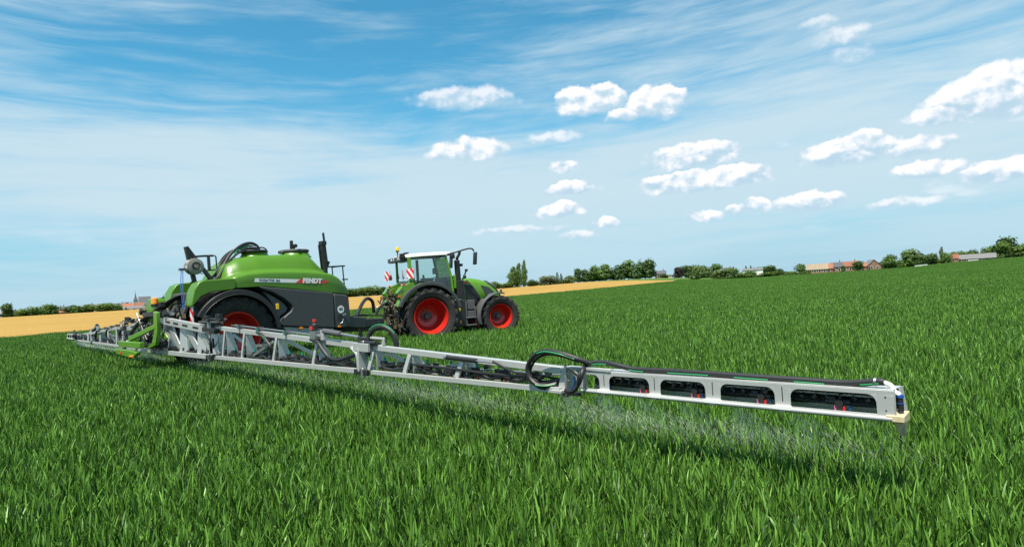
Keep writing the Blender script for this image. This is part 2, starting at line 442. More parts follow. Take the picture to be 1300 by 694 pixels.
def polar_sheet(name, az0, az1, naz, rfun0, rfun1, nr, dz, material, kind='structure', power=2.0):
    vs = []; fs = []
    for i in range(naz + 1):
        a = az0 + (az1 - az0) * i / naz
        r0, r1 = rfun0(a), rfun1(a)
        for j in range(nr + 1):
            r = r0 + (r1 - r0) * (j / nr) ** power
            x, y = r * math.sin(a), r * math.cos(a)
            vs.append((x, y, float(terrain(x, y)) + dz))
    k = nr + 1
    for i in range(naz):
        for j in range(nr):
            fs.append((i * k + j, i * k + j + 1, (i + 1) * k + j + 1, (i + 1) * k + j))
    me = bpy.data.meshes.new(name); me.from_pydata(vs, [], fs); me.materials.append(material)
    bm = bmesh.new(); bm.from_mesh(me); bmesh.ops.remove_doubles(bm, verts=bm.verts, dist=.001); bmesh.ops.recalc_face_normals(bm, faces=bm.faces)
    if bm.faces and sum(f.normal.z for f in bm.faces) < 0: bmesh.ops.reverse_faces(bm, faces=bm.faces)
    bm.to_mesh(me); bm.free()
    me.shade_smooth()
    o = bpy.data.objects.new(name, me); COL.objects.link(o); tag(o, kind=kind); return o

meadow_m = ground_mat('meadow', (.060, .125, .022), (.085, .15, .030), (.12, .16, .045), .012, .25)
polar_sheet('ground', -math.pi, math.pi, 180, lambda a: 0.0, lambda a: 5000.0, 60, 0.0, meadow_m, power=3.2)
# ripe field beyond the crop
EDGE = [(-90, -14), (-66, 20), (-40, 50), (-19, 77), (-2, 112), (15, 140), (54, 208), (66, 250)]      # crop edge: left part is the boundary with the ripe field
FARR = [(66, 250), (90, 245), (165, 300), (250, 350), (340, 425), (430, 470)]
def ray_r(poly, a, default):
    dx, dy = math.sin(a), math.cos(a); best = None
    for (x0, y0), (x1, y1) in zip(poly, poly[1:]):
        ex, ey = x1 - x0, y1 - y0; den = dx * ey - dy * ex
        if abs(den) < 1e-9: continue
        t = (x0 * ey - y0 * ex) / den; s_ = (x0 * dy - y0 * dx) / den
        if t > 0 and -1e-6 <= s_ <= 1 + 1e-6: best = t if best is None else min(best, t)
    return default if best is None else best
def crop_r(a):
    a = (a + math.pi) % (2 * math.pi) - math.pi
    a0, a1 = math.atan2(*EDGE[0]), math.atan2(*FARR[-1])
    if a < a0 or a > a1: return 90.0 if a < a0 else 300.0
    return ray_r(EDGE + FARR[1:], a, 90.0)
GFAR = [(-520, 120), (-480, 300), (-330, 405), (-150, 415), (0, 428), (36, 400), (52, 330), (62, 252)]
gold_m = ground_mat('ripe_field', (.375, .235, .066), (.315, .19, .048), (.43, .28, .09), .03, .5, streak=R(59), bump=.5, bsc=3.0)
ga0, ga1 = math.atan2(-66, 20), math.atan2(60, 235)
polar_sheet('ripe_field', ga0, ga1, 150, lambda a: crop_r(a) - .4, lambda a: max(crop_r(a) + .5, ray_r(GFAR, a, 260.0)), 36, .06, gold_m, power=1.7)
soil_m = ground_mat('crop_soil', (.016, .022, .008), (.012, .018, .006), (.024, .028, .010), .3, 4.0)
polar_sheet('field', -math.pi, math.pi, 240, lambda a: 0.0, lambda a: crop_r(a), 40, .03, soil_m, power=2.0)

# ---------------------------------------------------------------- the growing crop
crop_m = leaf_mat('crop_leaf', (.012, .046, .005), (.175, .370, .050), trans=.14, worldvar=.40, rough=.45, nscale=.35, gloss=.032)
def blade_tile(name, size, count, wlo, whi, llo, lhi, segs, z0lo, z0hi, seed, lean):
    rnd = random.Random(seed); vs = []; fs = []; tint = []
    per = 4; px = py = pd = 0
    for k_ in range(count):
        if k_ % per == 0: px = (rnd.random() - .5) * size; py = (rnd.random() - .5) * size; pd = rnd.uniform(0, 6.28); pt = rnd.gauss(.46, .22); ph = rnd.uniform(.88, 1.12)
        x = px + rnd.gauss(0, .008); y = py + rnd.gauss(0, .008)      # leaves of one plant stand together
        L = rnd.uniform(llo, lhi) * ph; wd = rnd.uniform(wlo, whi) / 2
        z = rnd.uniform(z0lo, z0hi) * ph
        dirn = pd + (k_ % per) * 2.1 + rnd.gauss(0, .5)
        t0 = abs(rnd.gauss(lean * .6, lean)); bend = rnd.uniform(.05, .75) * (1 if rnd.random() < .93 else 2.4)
        ta = rnd.uniform(0, math.pi); tw = rnd.uniform(-.6, .6)
        p = Vector((x, y, z)); o = len(vs); ti = min(1, max(0, pt + rnd.gauss(0, .24)))
        for k in range(segs + 1):
            u = k / segs
            th = t0 + bend * u * u
            d = Vector((math.sin(th) * math.cos(dirn), math.sin(th) * math.sin(dirn), math.cos(th)))
            a = ta + tw * u; sdv = Vector((math.cos(a), math.sin(a), 0)); sdv = (sdv - d * sdv.dot(d)).normalized()
            wk = wd * (.75 + .5 * u if u < .45 else max(.0, 1.0 - ((u - .45) / .55) ** 1.6))
            if k < segs: vs += [p - sdv * wk, p + sdv * wk]
            else: vs.append(p.copy())
            p = p + d * (L / segs)
        for k in range(segs - 1):
            b = o + 2 * k; fs.append((b, b + 1, b + 3, b + 2)); tint.append(ti)
        b = o + 2 * (segs - 1); fs.append((b, b + 1, b + 2)); tint.append(ti)
    me = bpy.data.meshes.new(name); me.from_pydata([tuple(v) for v in vs], [], fs); me.materials.append(crop_m)
    at = me.attributes.new('tint', 'FLOAT', 'FACE'); at.data.foreach_set('value', tint)
    me.shade_smooth()
    return bpy.data.objects.new(name, me)
tiles = bpy.data.collections.new('crop_tiles')
NV = (4, 3, 3)
TS = (1.0, 2.0, 6.0)
for i in range(NV[0]): tiles.objects.link(blade_tile('crop_tile_a%d' % i, 1.0, 2400, .0082, .016, .09, .20, 4, .04, .26, 100 + i, .24))
for i in range(NV[1]): tiles.objects.link(blade_tile('crop_tile_b%d' % i, 2.0, 4400, .012, .021, .10, .21, 2, .05, .25, 200 + i, .30))
for i in range(NV[2]): tiles.objects.link(blade_tile('crop_tile_c%d' % i, 6.0, 7500, .028, .052, .16, .29, 1, .04, .19, 300 + i, .38))
pts = []
def inside(x, y):
    return math.hypot(x, y) < crop_r(math.atan2(x, y)) - .1
def cell(x, y, s):
    d = math.hypot(x, y)
    near = d < 10
    if not near:
        a = abs(math.atan2(x, y))
        if a > R(52) + 3.0 * s / d * .5: return
    cor = [inside(x + i * s / 2, y + j * s / 2) for i in (-1, 1) for j in (-1, 1)]
    if not any(cor): return
    if s > 5:
        if d > 62 and all(cor): pts.append((x, y, 2)); return
        for i in (-1, 0, 1):
            for j in (-1, 0, 1): cell(x + i * 2, y + j * 2, 2.0)
    elif s > 1.5:
        if not inside(x, y): return
        if d > 19: pts.append((x, y, 1)); return
        for i in (-.5, .5):
            for j in (-.5, .5): cell(x + i, y + j, 1.0)
    else: pts.append((x, y, 0))
for ix in range(-14, 75):
    for iy in range(-3, 82): cell(ix * 6.0, iy * 6.0, 6.0)
rp = random.Random(5)
P = np.array([(x, y) for x, y, _ in pts])
Z = terrain(P[:, 0], P[:, 1])
cm = bpy.data.meshes.new('crop'); cm.from_pydata([(p[0], p[1], z + .03) for p, z in zip(P, Z)], [], [])
base = (0, NV[0], NV[0] + NV[1])
av = cm.attributes.new('pick', 'INT', 'POINT'); av.data.foreach_set('value', [base[k] + rp.randrange(NV[k]) for _, _, k in pts])
av = cm.attributes.new('turn', 'FLOAT', 'POINT'); av.data.foreach_set('value', [rp.randrange(4) * math.pi / 2 for _ in pts])
av = cm.attributes.new('tall', 'FLOAT', 'POINT'); av.data.foreach_set('value', [rp.uniform(.93, 1.06) for _ in pts])
crop = bpy.data.objects.new('crop', cm); COL.objects.link(crop)
tag(crop, 'young green cereal crop covering the whole foreground field', 'crop', kind='stuff')
ng = bpy.data.node_groups.new('scatter_crop', 'GeometryNodeTree')
ng.interface.new_socket('Geometry', in_out='INPUT', socket_type='NodeSocketGeometry')
ng.interface.new_socket('Geometry', in_out='OUTPUT', socket_type='NodeSocketGeometry')
gi = ng.nodes.new('NodeGroupInput'); go = ng.nodes.new('NodeGroupOutput')
ci = ng.nodes.new('GeometryNodeCollectionInfo'); ci.inputs['Collection'].default_value = tiles
ci.inputs['Separate Children'].default_value = True; ci.inputs['Reset Children'].default_value = True
m2p = ng.nodes.new('GeometryNodeMeshToPoints')
iop = ng.nodes.new('GeometryNodeInstanceOnPoints'); iop.inputs['Pick Instance'].default_value = True
def named(nm, ty):
    n = ng.nodes.new('GeometryNodeInputNamedAttribute'); n.data_type = ty; n.inputs['Name'].default_value = nm
    return [o for o in n.outputs if o.enabled and o.name == 'Attribute'][0]
cx = ng.nodes.new('ShaderNodeCombineXYZ'); ng.links.new(named('turn', 'FLOAT'), cx.inputs[2])
cs = ng.nodes.new('ShaderNodeCombineXYZ'); cs.inputs[0].default_value = 1; cs.inputs[1].default_value = 1; ng.links.new(named('tall', 'FLOAT'), cs.inputs[2])
ng.links.new(gi.outputs[0], m2p.inputs['Mesh']); ng.links.new(m2p.outputs[0], iop.inputs['Points'])
ng.links.new(ci.outputs[0], iop.inputs['Instance']); ng.links.new(named('pick', 'INT'), iop.inputs['Instance Index'])
ng.links.new(cx.outputs[0], iop.inputs['Rotation']); ng.links.new(cs.outputs[0], iop.inputs['Scale'])
ng.links.new(iop.outputs[0], go.inputs[0])
md = crop.modifiers.new('scatter', 'NODES'); md.node_group = ng

# ================================================================ THE SPRAYER  (x forward, y left, z up; origin under its axle)
HEAD = R(48)
sp = empty('field_sprayer', (-8.017, 17.736, 0), HEAD,
           'green trailed sprayer with dark side panels and long silver boom unfolded behind the tractor', 'sprayer')

def wheel(name, parent, loc, side, rt, rr, wd, lugs, lugh, loc_dish, hubk=.22):
    """tyre with chevron lugs and a deep dished rim; side = -1 right, +1 left"""
    hub = bpy.data.objects.new(name, None); COL.objects.link(hub); hub.parent = parent; hub.location = loc
    ax = Vector((0, side, 0)); h = wd / 2
    t = MB(); ri = rr * .97
    t.lathe([(ri, -h * .62), (rr + (rt - rr) * .22, -h * .90), (rr + (rt - rr) * .60, -h), (rt * .925, -h * .93), (rt * .935, -h * .6), (rt * .94, 0),
             (rt * .935, h * .6), (rt * .925, h * .93), (rr + (rt - rr) * .60, h), (rr + (rt - rr) * .22, h * .90), (ri, h * .62)], (0, 0, 0), ax, 72, M['rubber'])
    for i in range(lugs):
        for s_ in (-1, 1):
            a = 2 * math.pi * (i + (.5 if s_ > 0 else 0)) / lugs
            prev = None
            for k in range(5):
                u = k / 4; yy = s_ * h * (.02 + .98 * u); aa = a - .62 * u * (2 * math.pi / lugs) * 2.0 * 1.0
                r1 = rt * (1.0 - .012 * u * u); r0 = rt * (.93 - .03 * u * u)
                if k == 4: r1 = rt * .985; r0 = rt * .87
                hw = (lugh * .5) * (1.0 + .35 * u)
                ring = []
                for (da, r_) in ((-hw * 1.3, r0), (-hw, r1), (hw, r1), (hw * 1.3, r0)):
                    q = aa + da / rt
                    ring.append(Vector((r_ * math.cos(q), side * yy, r_ * math.sin(q))))
                if prev is not None:
                    t.add(prev + ring, [(0, 1, 5, 4), (1, 2, 6, 5), (2, 3, 7, 6)] + ([(4, 5, 6, 7)] if k == 4 else []) + ([(3, 2, 1, 0)] if k == 1 else []), M['rubber'])
                prev = ring
            # shoulder block reaching down the sidewall
    t.build('tyre', M['rubber'], hub, sharp=28)
    d = MB(); D = loc_dish
    d.lathe([(rr * .99, h * .60), (rr * 1.03, h * .74), (rr * 1.01, h * .80), (rr * .955, h * .78), (rr * .935, h * .62), (rr * .90, h * .50), (rr * .87, h * .3), (rr * .83, h * .1), (rr * .77, -D * .4),
             (rr * .66, -D * .8), (rr * .52, -D), (rr * .32, -D), (rr * .30, -D + .04), (.001, -D + .04)], (0, 0, 0), ax, 64, M['red'])
    d.lathe([(rr * .99, -h * .62), (rr * 1.03, -h * .8), (rr * .93, -h * .8), (rr * .88, -D - .02), (.001, -D - .02)], (0, 0, 0), ax, 48, M['red'])
    d.build('rim', M['red'], hub, sharp=40)
    hb = MB(); hr = rr * hubk
    hb.lathe([(hr * 1.35, -D + .01), (hr * 1.35, -D + .055), (hr, -D + .07), (hr * .92, -D + .16), (hr * .7, -D + .19), (.001, -D + .19)], (0, 0, 0), ax, 32, M['grey'])
    for i in range(10):
        a = 2 * math.pi * i / 10
        c = Vector((math.cos(a) * hr * 1.55, side * (-D + .0), math.sin(a) * hr * 1.55))
        hb.cyl(c, c + ax * .045, .022, 6, M['grey'])
    hb.build('hub', M['grey'], hub)
    return hub
for sy in (-1, 1):
    wheel('wheel', sp, (-.23, sy * .86, 1.02), sy, 1.03, .615, .52, 20, .075, .20)
ax_ = MB(); ax_.bar((-.23, -.62, 1.0), (-.23, .62, 1.0), .2, .2); ax_.build('axle', M['black'], sp, .02)

# chassis and drawbar
ch = MB()
for sy in (-.42, .42): ch.bar((-1.6, sy, 1.12), (3.3, sy, 1.02), .12, .22)
for x in (-1.5, -.8, .6, 1.6, 2.6): ch.bar((x, -.42, 1.1), (x, .42, 1.1), .1, .16)
ch.build('chassis', M['black'], sp, .012)
db = MB(); db.loft([[Vector((x, y * wy, z + s_ * hz_)) for y, s_ in ((-1, -1), (1, -1), (1, 1), (-1, 1))] for x, wy, z, hz_ in ((3.0, .30, .98, .20), (3.6, .24, .92, .17), (4.8, .13, .80, .12), (5.62, .08, .74, .08))], M['black'])
db.cyl((5.55, 0, .64), (5.55, 0, .86), .075, 14, M['black']); db.build('drawbar', M['black'], sp, .015)
# parking stand and hoses to the tractor
ps = MB(); ps.bar((4.1, -.3, .95), (4.1, -.3, .32), .09, .09); ps.box((4.1, -.3, .30), (.24, .24, .03)); ps.build('parking_stand', M['black'], sp, .008)
for k, (y, hgt) in enumerate(((.1, 1.25), (.2, 1.2))):
    h_ = MB(); h_.tube([(3.2, y * 2, 1.25), (3.7, y * 1.8, hgt - .15), (4.3, y * 1.5, hgt), (4.9, y, 1.2), (5.4, y * .8, 1.15), (5.9, y, 1.05)], .024, 8, M['hose'], smooth=5)
    h_.build('supply_hose', M['hose'], sp)
fs_ = MB(); fs_.tube([(3.15, -.95, 1.05), (3.5, -.92, 1.18), (3.95, -.7, 1.62), (4.3, -.5, 1.78), (4.55, -.42, 1.66), (4.6, -.4, 1.3)], .055, 10, M['black'], smooth=5)
fs_.build('hose_bracket', M['black'], sp)
ap = MB(); ap.bar((3.06, -.92, 1.12), (3.9, -.72, 1.02), .34, .34); ap.bar((3.9, -.72, 1.02), (4.9, -.35, .95), .26, .28); ap.build('lower_cover', M['dark'], sp, .03)

# ---- main tank
TK = [  # x, w, zb, zs, wc, zc, zt, wt
    (-.52, 1.02, 2.30, 2.40, .62, 2.44, 2.50, .35), (-.42, 1.12, 2.28, 2.50, .74, 2.56, 2.74, .42), (-.28, 1.18, 2.27, 2.56, .84, 2.64, 2.95, .46), (0, 1.20, 2.27, 2.62, .91, 2.72, 3.10, .50),
    (.5, 1.20, 2.28, 2.66, .95, 2.77, 3.19, .54), (1.2, 1.20, 2.19, 2.66, .96, 2.78, 3.22, .56), (1.8, 1.20, 2.11, 2.64, .94, 2.76, 3.23, .55), (2.2, 1.20, 2.05, 2.61, .90, 2.74, 3.20, .52),
    (2.42, 1.20, 2.02, 2.58, .85, 2.71, 3.02, .48), (2.62, 1.19, 2.00, 2.54, .80, 2.66, 2.80, .46), (2.85, 1.16, 1.98, 2.44, .76, 2.52, 2.60, .44), (3.1, 1.08, 1.96, 2.26, .70, 2.33, 2.40, .42),
    (3.28, .98, 1.94, 2.09, .6, 2.14, 2.18, .4), (3.36, .9, 1.94, 2.0, .55, 2.02, 2.04, .38)]
def tank_sec(x):
    wv, zb, zs, wc, zc, zt, wt = lerpk(TK, x)
    h = [(0, zb), (wv * .6, zb), (wv * .97, zb), (wv, zb + .02), (wv, zb + (zs - zb) * .5), (wv, zs - .03), (wv - .015, zs), (wv - .06, zs + .045), (wc + .05, zc - .035), (wc - .03, zc - .02),
         (wc - .06, zc + .03), (wc - (wc - wt) * .30, zc + (zt - zc) * .42), (wc - (wc - wt) * .62, zc + (zt - zc) * .75), (wt + .07, zt - (zt - zc) * .06), (wt - .06, zt - .006), (wt * .5, zt + .006), (0, zt + .01)]
    return [Vector((x, -y, z)) for y, z in h] + [Vector((x, y, z)) for y, z in h[-2:0:-1]]
tk = MB(); xs_ = list(np.linspace(-.52, 3.36, 56)); tk.loft([tank_sec(x) for x in xs_], M['green'])
tank = tk.build('tank', M['green'], sp, sharp=50)
sm = tank.modifiers.new('soft', 'SMOOTH'); sm.factor = .25; sm.iterations = 1
# filler domes
dm = MB(); dm.lathe([(.50, -.05), (.44, .03), (.40, .09), (.38, .11), (.001, .11)], (2.02, -.12, 3.20), (0, 0, 1), 40); dm.build('dome', M['green'], tank, sharp=45)
ld = MB(); ld.lathe([(.415, 0), (.43, .015), (.43, .06), (.40, .08), (.15, .085), (.001, .09)], (2.02, -.12, 3.312), (0, 0, 1), 40, M['grey']); ld.bar((1.56, -.2, 3.30), (1.66, -.2, 3.37), .12, .06, m=M['grey'])
for a in (20, 140, 260): ld.box((2.02 + .43 * math.cos(R(a)), -.12 + .43 * math.sin(R(a)), 3.34), (.07, .07, .09), m=M['black'])
ld.build('lid', M['grey'], tank, .006)
dm = MB(); dm.lathe([(.46, -.10), (.38, .02), (.35, .09), (.33, .11), (.001, .11)], (.78, -.10, 3.20), (0, 0, 1), 40); dm.build('dome', M['green'], tank, sharp=45)
ld = MB(); ld.lathe([(.40, 0), (.40, .05), (.36, .06), (.001, .065)], (.74, -.10, 3.312), (0, 0, 1), 36); ld.bar((.2, -.1, 3.335), (.5, -.1, 3.335), .3, .04)
ld.build('lid', M['black'], tank, .006)
# stripe with lettering on the near side: real flat decals a few mm proud of the flank
def side_m(x, z, ang=0.0, y=-1.2045): return Matrix.Translation((x, y, z)) @ Matrix.Rotation(ang, 4, 'Y') @ Matrix.Rotation(R(90), 4, 'X')
DA = math.atan2(.125, 2.26)
def dz(x): return 2.475 - (x - .21) * math.tan(DA)
dc = MB(); dc.add([(.20, -1.2035, dz(.2) - .055), (1.42, -1.2035, dz(1.42) - .05), (1.56, -1.2035, dz(1.56) + .055), (.225, -1.2035, dz(.225) + .05)], [(0, 1, 2, 3)], M['white'])
dc.build('white_decal', M['white'], tank)
dc = MB(); dc.add([(1.40, -1.2035, dz(1.40) - .058), (2.34, -1.2035, dz(2.34) - .052), (2.50, -1.2035, dz(2.5) + .035), (2.24, -1.2035, dz(2.24) + .038), (2.22, -1.2035, dz(2.22) + .02), (1.72, -1.2035, dz(1.72) + .06), (1.56, -1.2035, dz(1.56) + .062)], [(0, 1, 2, 3, 4, 5, 6)], M['red_lens'])
dc.build('red_decal', M['red_lens'], tank)
text_part('lettering', 'ROGATOR 366', .098, side_m(.64, dz(.64), DA, -1.2065), M['ink'], tank, .002, 0, .001, .92)
text_part('lettering', 'FENDT', .180, side_m(1.93, dz(1.93) + .012, DA, -1.208), M['white'], tank, .012, .12, .002, 1.08)

# hoses over the rear of the tank
for k, (pp, rr_, mm) in enumerate((
    ([(-.75, -.55, 2.42), (-.45, -.5, 2.62), (-.2, -.35, 2.98), (.05, -.25, 3.28), (.35, -.2, 3.50), (.65, -.15, 3.58), (.86, -.12, 3.50), (.86, -.12, 3.36)], .042, 'hose'),
    ([(-.9, -.3, 2.40), (-.5, -.3, 2.66), (-.2, -.2, 3.05), (.1, -.1, 3.30), (.42, -.05, 3.47), (.75, -.02, 3.50), (.9, .0, 3.38)], .036, 'hose'),
    ([(.1, -.28, 3.14), (.14, -.27, 3.28), (.30, -.22, 3.42), (.55, -.18, 3.48), (.7, -.15, 3.46)], .022, 'green_stripe'),
    ([(-.2, .15, 2.9), (.0, .1, 3.22), (.3, .1, 3.40), (.7, .05, 3.44), (.8, .05, 3.36)], .034, 'hose'),
    ([(-.5, -.62, 2.60), (-.22, -.50, 2.95), (.0, -.42, 3.15), (.25, -.35, 3.30), (.5, -.3, 3.36)], .028, 'hose'),
    ([(.86, -.12, 3.46), (1.05, -.12, 3.45), (1.14, -.12, 3.38), (1.15, -.12, 3.28)], .02, 'hose'),
    ([(.30, -.3, 3.36), (.52, -.3, 3.42), (.8, -.25, 3.42)], .03, 'hose'))):
    h_ = MB(); h_.tube(pp, rr_, 8, M[mm], smooth=5); h_.build('tank_hose', M[mm], sp)
cp = MB()
for a, b, c_, r_ in ((.62, -.18, 3.42, .05), (.74, -.14, 3.44, .055), (.80, -.05, 3.40, .05), (.70, -.22, 3.39, .04)): cp.cyl((a - .08, b, c_), (a + .08, b, c_ + .01), r_, 10, M['steel'])
cp.box((.8, -.12, 3.38), (.16, .3, .1), m=M['black']); cp.build('hose_coupling', M['steel'], sp, .005)
# folded ladder mast and rail at the front of the tank
ms = MB(); ms.bar((2.62, -.82, 2.70), (2.55, -.82, 3.56), .14, .09); ms.bar((2.70, -.80, 2.95), (2.62, -.80, 3.86), .06, .05); ms.bar((2.60, -.66, 2.72), (2.54, -.66, 3.5), .05, .05)
ms.bar((2.58, -.85, 2.66), (2.76, -.8, 2.98), .08, .06); ms.box((2.57, -.82, 3.54), (.16, .2, .12)); ms.bar((2.66, -.8, 2.72), (2.68, -.8, 2.45), .07, .06)
ms.build('folded_ladder', M['black'], sp, .008)
rl = MB(); rl.tube([(2.72, -.8, 2.82), (3.24, -.8, 2.84), (3.32, -.8, 2.84)], .022, 8); rl.tube([(3.24, -.8, 2.84), (3.25, -.8, 2.55), (3.27, -.8, 2.20)], .02, 8); rl.tube([(3.2, -.8, 2.42), (3.4, -.8, 2.42)], .02, 8); rl.tube([(3.24, -.2, 2.84), (3.27, -.2, 2.2)], .02, 8); rl.tube([(3.24, -.8, 2.84), (3.24, -.2, 2.84)], .02, 8)
rl.build('handrail', M['black'], sp)
mr = MB(); mr.bar((1.86, -.25, 3.39), (1.87, -.25, 3.66), .05, .09); mr.bar((1.93, -.25, 3.39), (1.93, -.25, 3.55), .06, .07); mr.cyl((1.97, -.32, 3.50), (1.97, -.18, 3.50), .06, 10); mr.build('lid_handle', M['black'], sp, .006)

# ---- dark side panels (both flanks), fenders, rear hoods
def arcpts(cx_, cz_, r_, a0, a1, n): return [(cx_ + r_ * math.cos(R(a0 + (a1 - a0) * i / n)), cz_ + r_ * math.sin(R(a0 + (a1 - a0) * i / n))) for i in range(n + 1)]
for sy in (-1, 1):
    q = MB()
    front = [(2.60, 2.02), (2.60, .97), (.95, 1.16)]
    scoop = [(.90, 1.22), (.94, 1.36), (1.22, 1.56), (1.28, 1.66), (1.22, 1.76), (1.02, 1.93), (.70, 2.12), (.40, 2.22), (.33, 2.30)]
    q.prism([(x, z) for x, z in front + scoop], (0, sy * 1.22, 0), (1, 0, 0), (0, 0, 1), (0, -sy * .5, 0), M['dark'])
    q.build('side_panel', M['dark'], sp, .03)
    q = MB(); q.prism([(2.62, 2.0), (3.05, 1.93), (3.14, 1.86), (3.16, 1.3), (3.14, .99), (3.02, .95), (2.62, .96)], (0, sy * 1.21, 0), (1, 0, 0), (0, 0, 1), (0, -sy * .5, 0), M['dark'])
    fp = q.build('front_panel', M['dark'], sp, .035)
    if sy < 0:
        st = MB(); st.lathe([(.001, 0), (.115, 0), (.115, .004), (.001, .004)], (2.83, -1.2125, 1.51), (0, -1, 0), 28, M['white']); st.build('speed_sticker', M['white'], fp)
        st = MB(); st.lathe([(.122, 0), (.122, .002), (.112, .002)], (2.83, -1.2125, 1.51), (0, -1, 0), 28, M['black']); st.build('sticker_rim', M['black'], fp)
        text_part('lettering', '40', .14, side_m(2.83, 1.51, 0, -1.2175), M['black'], fp, .004, 0, .001)
        hd = MB(); hd.box((2.80, -1.215, 1.25), (.16, .02, .18), m=M['black']); hd.bar((2.86, -1.24, 1.33), (2.98, -1.24, 1.36), .03, .05, m=M['steel']); hd.tube([(2.76, -1.24, 1.08), (2.84, -1.25, 1.12), (2.88, -1.25, 1.22)], .015, 6, M['steel'], smooth=4); hd.build('latch', M['steel'], fp)
        for lx, lz in ((2.75, 1.0), (1.50, 1.06)):
            lp = MB(); lp.box((lx, -1.224, lz), (.10, .03, .05), m=M['orange']); lp.build('side_marker', M['orange'], sp, .006)
    q = MB(); q.prism([(.98, 1.14), (2.60, .955), (2.60, .85), (1.9, .86), (1.1, .98)], (0, sy * 1.17, 0), (1, 0, 0), (0, 0, 1), (0, -sy * .3, 0), M['light_grey']); q.build('sill', M['light_grey'], sp, .02)
    q = MB()  # inner flare that runs from the fender into the panel
    q.prism([(.50, 2.16), (.74, 2.04), (1.05, 1.84), (1.20, 1.66), (1.14, 1.55), (.95, 1.44), (.90, 1.2), (.80, 1.2), (.80, 1.6), (.70, 1.86)], (0, sy * 1.10, 0), (1, 0, 0), (0, 0, 1), (0, -sy * .4, 0), M['grey']); q.build('flare', M['grey'], sp, .03)
    # fender: an arched band with a broad outer lip
    cx_, cz_ = -.28, 1.05
    f = MB(); prof = [(1.05, -.02), (1.06, .0), (1.17, .0), (1.19, .03), (1.19, .60), (1.17, .62), (1.15, .60), (1.15, .05), (1.07, .05), (1.05, .03), (1.05, -.02)]
    f.lathe(prof, (cx_, sy * 1.24, cz_), (0, -sy, 0), 56, M['black'], a0=R(4), a1=R(152), ref=(1, 0, 0)) if sy > 0 else f.lathe(prof, (cx_, sy * 1.24, cz_), (0, -sy, 0), 56, M['black'], a0=-R(4), a1=-R(152), ref=(1, 0, 0))
    f.build('fender', M['dark'], sp, sharp=40)
    # green rear hood above the wheel
    f = MB()
    yo = 1.2 if sy < 0 else .78
    prof = [(-1.46, 1.88), (-1.36, 2.28), (-1.25, 2.45), (-1.12, 2.51), (-.34, 2.545), (-.30, 2.50), (-.30, 2.28), (-.42, 2.235), (-.95, 2.20), (-1.20, 2.10), (-1.34, 1.94), (-1.43, 1.84)]
    f.prism(prof, (0, sy * yo, 0), (1, 0, 0), (0, 0, 1), (0, -sy * .46, 0), M['green'])
    f.build('rear_hood', M['green'], sp, .05, seg=3)
    w_ = MB(); w_.box((-1.40, sy * 1.06, 1.62), (.03, .16, .62), m=M['stripes']); w_.build('warning_board', M['stripes'], sp)
ym = MB(); ym.box((.80, -1.255, 1.72), (.085, .02, .16), m=M['amber']); ym.build('yellow_marker', M['amber'], sp, .006)
rc = MB(); rc.box((-.85, 0, 2.08), (1.0, 1.36, .30)); rc.bar((-1.42, 0, 1.6), (-1.2, 0, 2.05), 1.1, .12); rc.build('rear_cover', M['dark'], sp, .04)
inn = MB(); inn.box((.95, 0, 1.75), (3.6, 1.3, .95)); inn.build('tank_sump', M['dark'], sp, .1)

# ---- hose reel with blue line, its post and cage
po = MB(); po.bar((-1.22, -.42, 3.44), (-1.04, -.42, 2.45), .13, .09); po.bar((-1.20, -.42, 3.40), (-.58, -.42, 2.50), .10, .09); po.bar((-1.15, -.42, 2.48), (-.5, -.42, 2.52), .08, .06)
po.tube([(-1.08, -.42, 3.17), (-.82, -.42, 3.19), (-.52, -.42, 3.20)], .030, 6); po.bar((-.66, -.42, 3.20), (-.65, -.42, 2.82), .08, .06); po.tube([(-.50, -.42, 3.21), (-.46, -.42, 3.17), (-.45, -.42, 2.86), (-.51, -.42, 2.81), (-.86, -.42, 2.80)], .02, 6)
po.build('post', M['black'], sp, .01)
re = MB(); re.lathe([(.06, -.02), (.20, -.02), (.215, .0), (.20, .03), (.16, .05), (.16, .16), (.20, .19), (.215, .21), (.205, .24), (.12, .26), (.11, .22), (.05, .22), (.05, .29), (.001, .29)], (-1.10, -.46, 2.90), (0, -1, 0), 40, M['mid_grey'])
re.cyl((-1.34, -.6, 2.84), (-1.15, -.6, 2.88), .07, 12, M['light_grey']); re.box((-1.40, -.6, 2.83), (.16, .12, .06), m=M['grey']); re.lathe([(.07, 0), (.07, .02), (.001, .02)], (-1.10, -.68, 2.90), (0, -1, 0), 24, M['black']); re.build('hose_reel', M['light_grey'], sp, sharp=40)
br = MB(); br.tube([(-1.44, -.62, 2.80), (-1.50, -.72, 2.5), (-1.55, -.86, 2.2), (-1.56, -.95, 1.80)], .009, 6, M['blue'], smooth=6); br.tube([(-1.40, -.62, 2.80), (-1.45, -.72, 2.5), (-1.51, -.86, 2.2), (-1.53, -.95, 1.85)], .009, 6, M['blue'], smooth=6); br.tube([(-1.0, -.62, 2.78), (-.92, -.6, 2.7), (-.85, -.55, 2.74)], .01, 6, M['blue'], smooth=4); br.build('blue_line', M['blue'], sp)

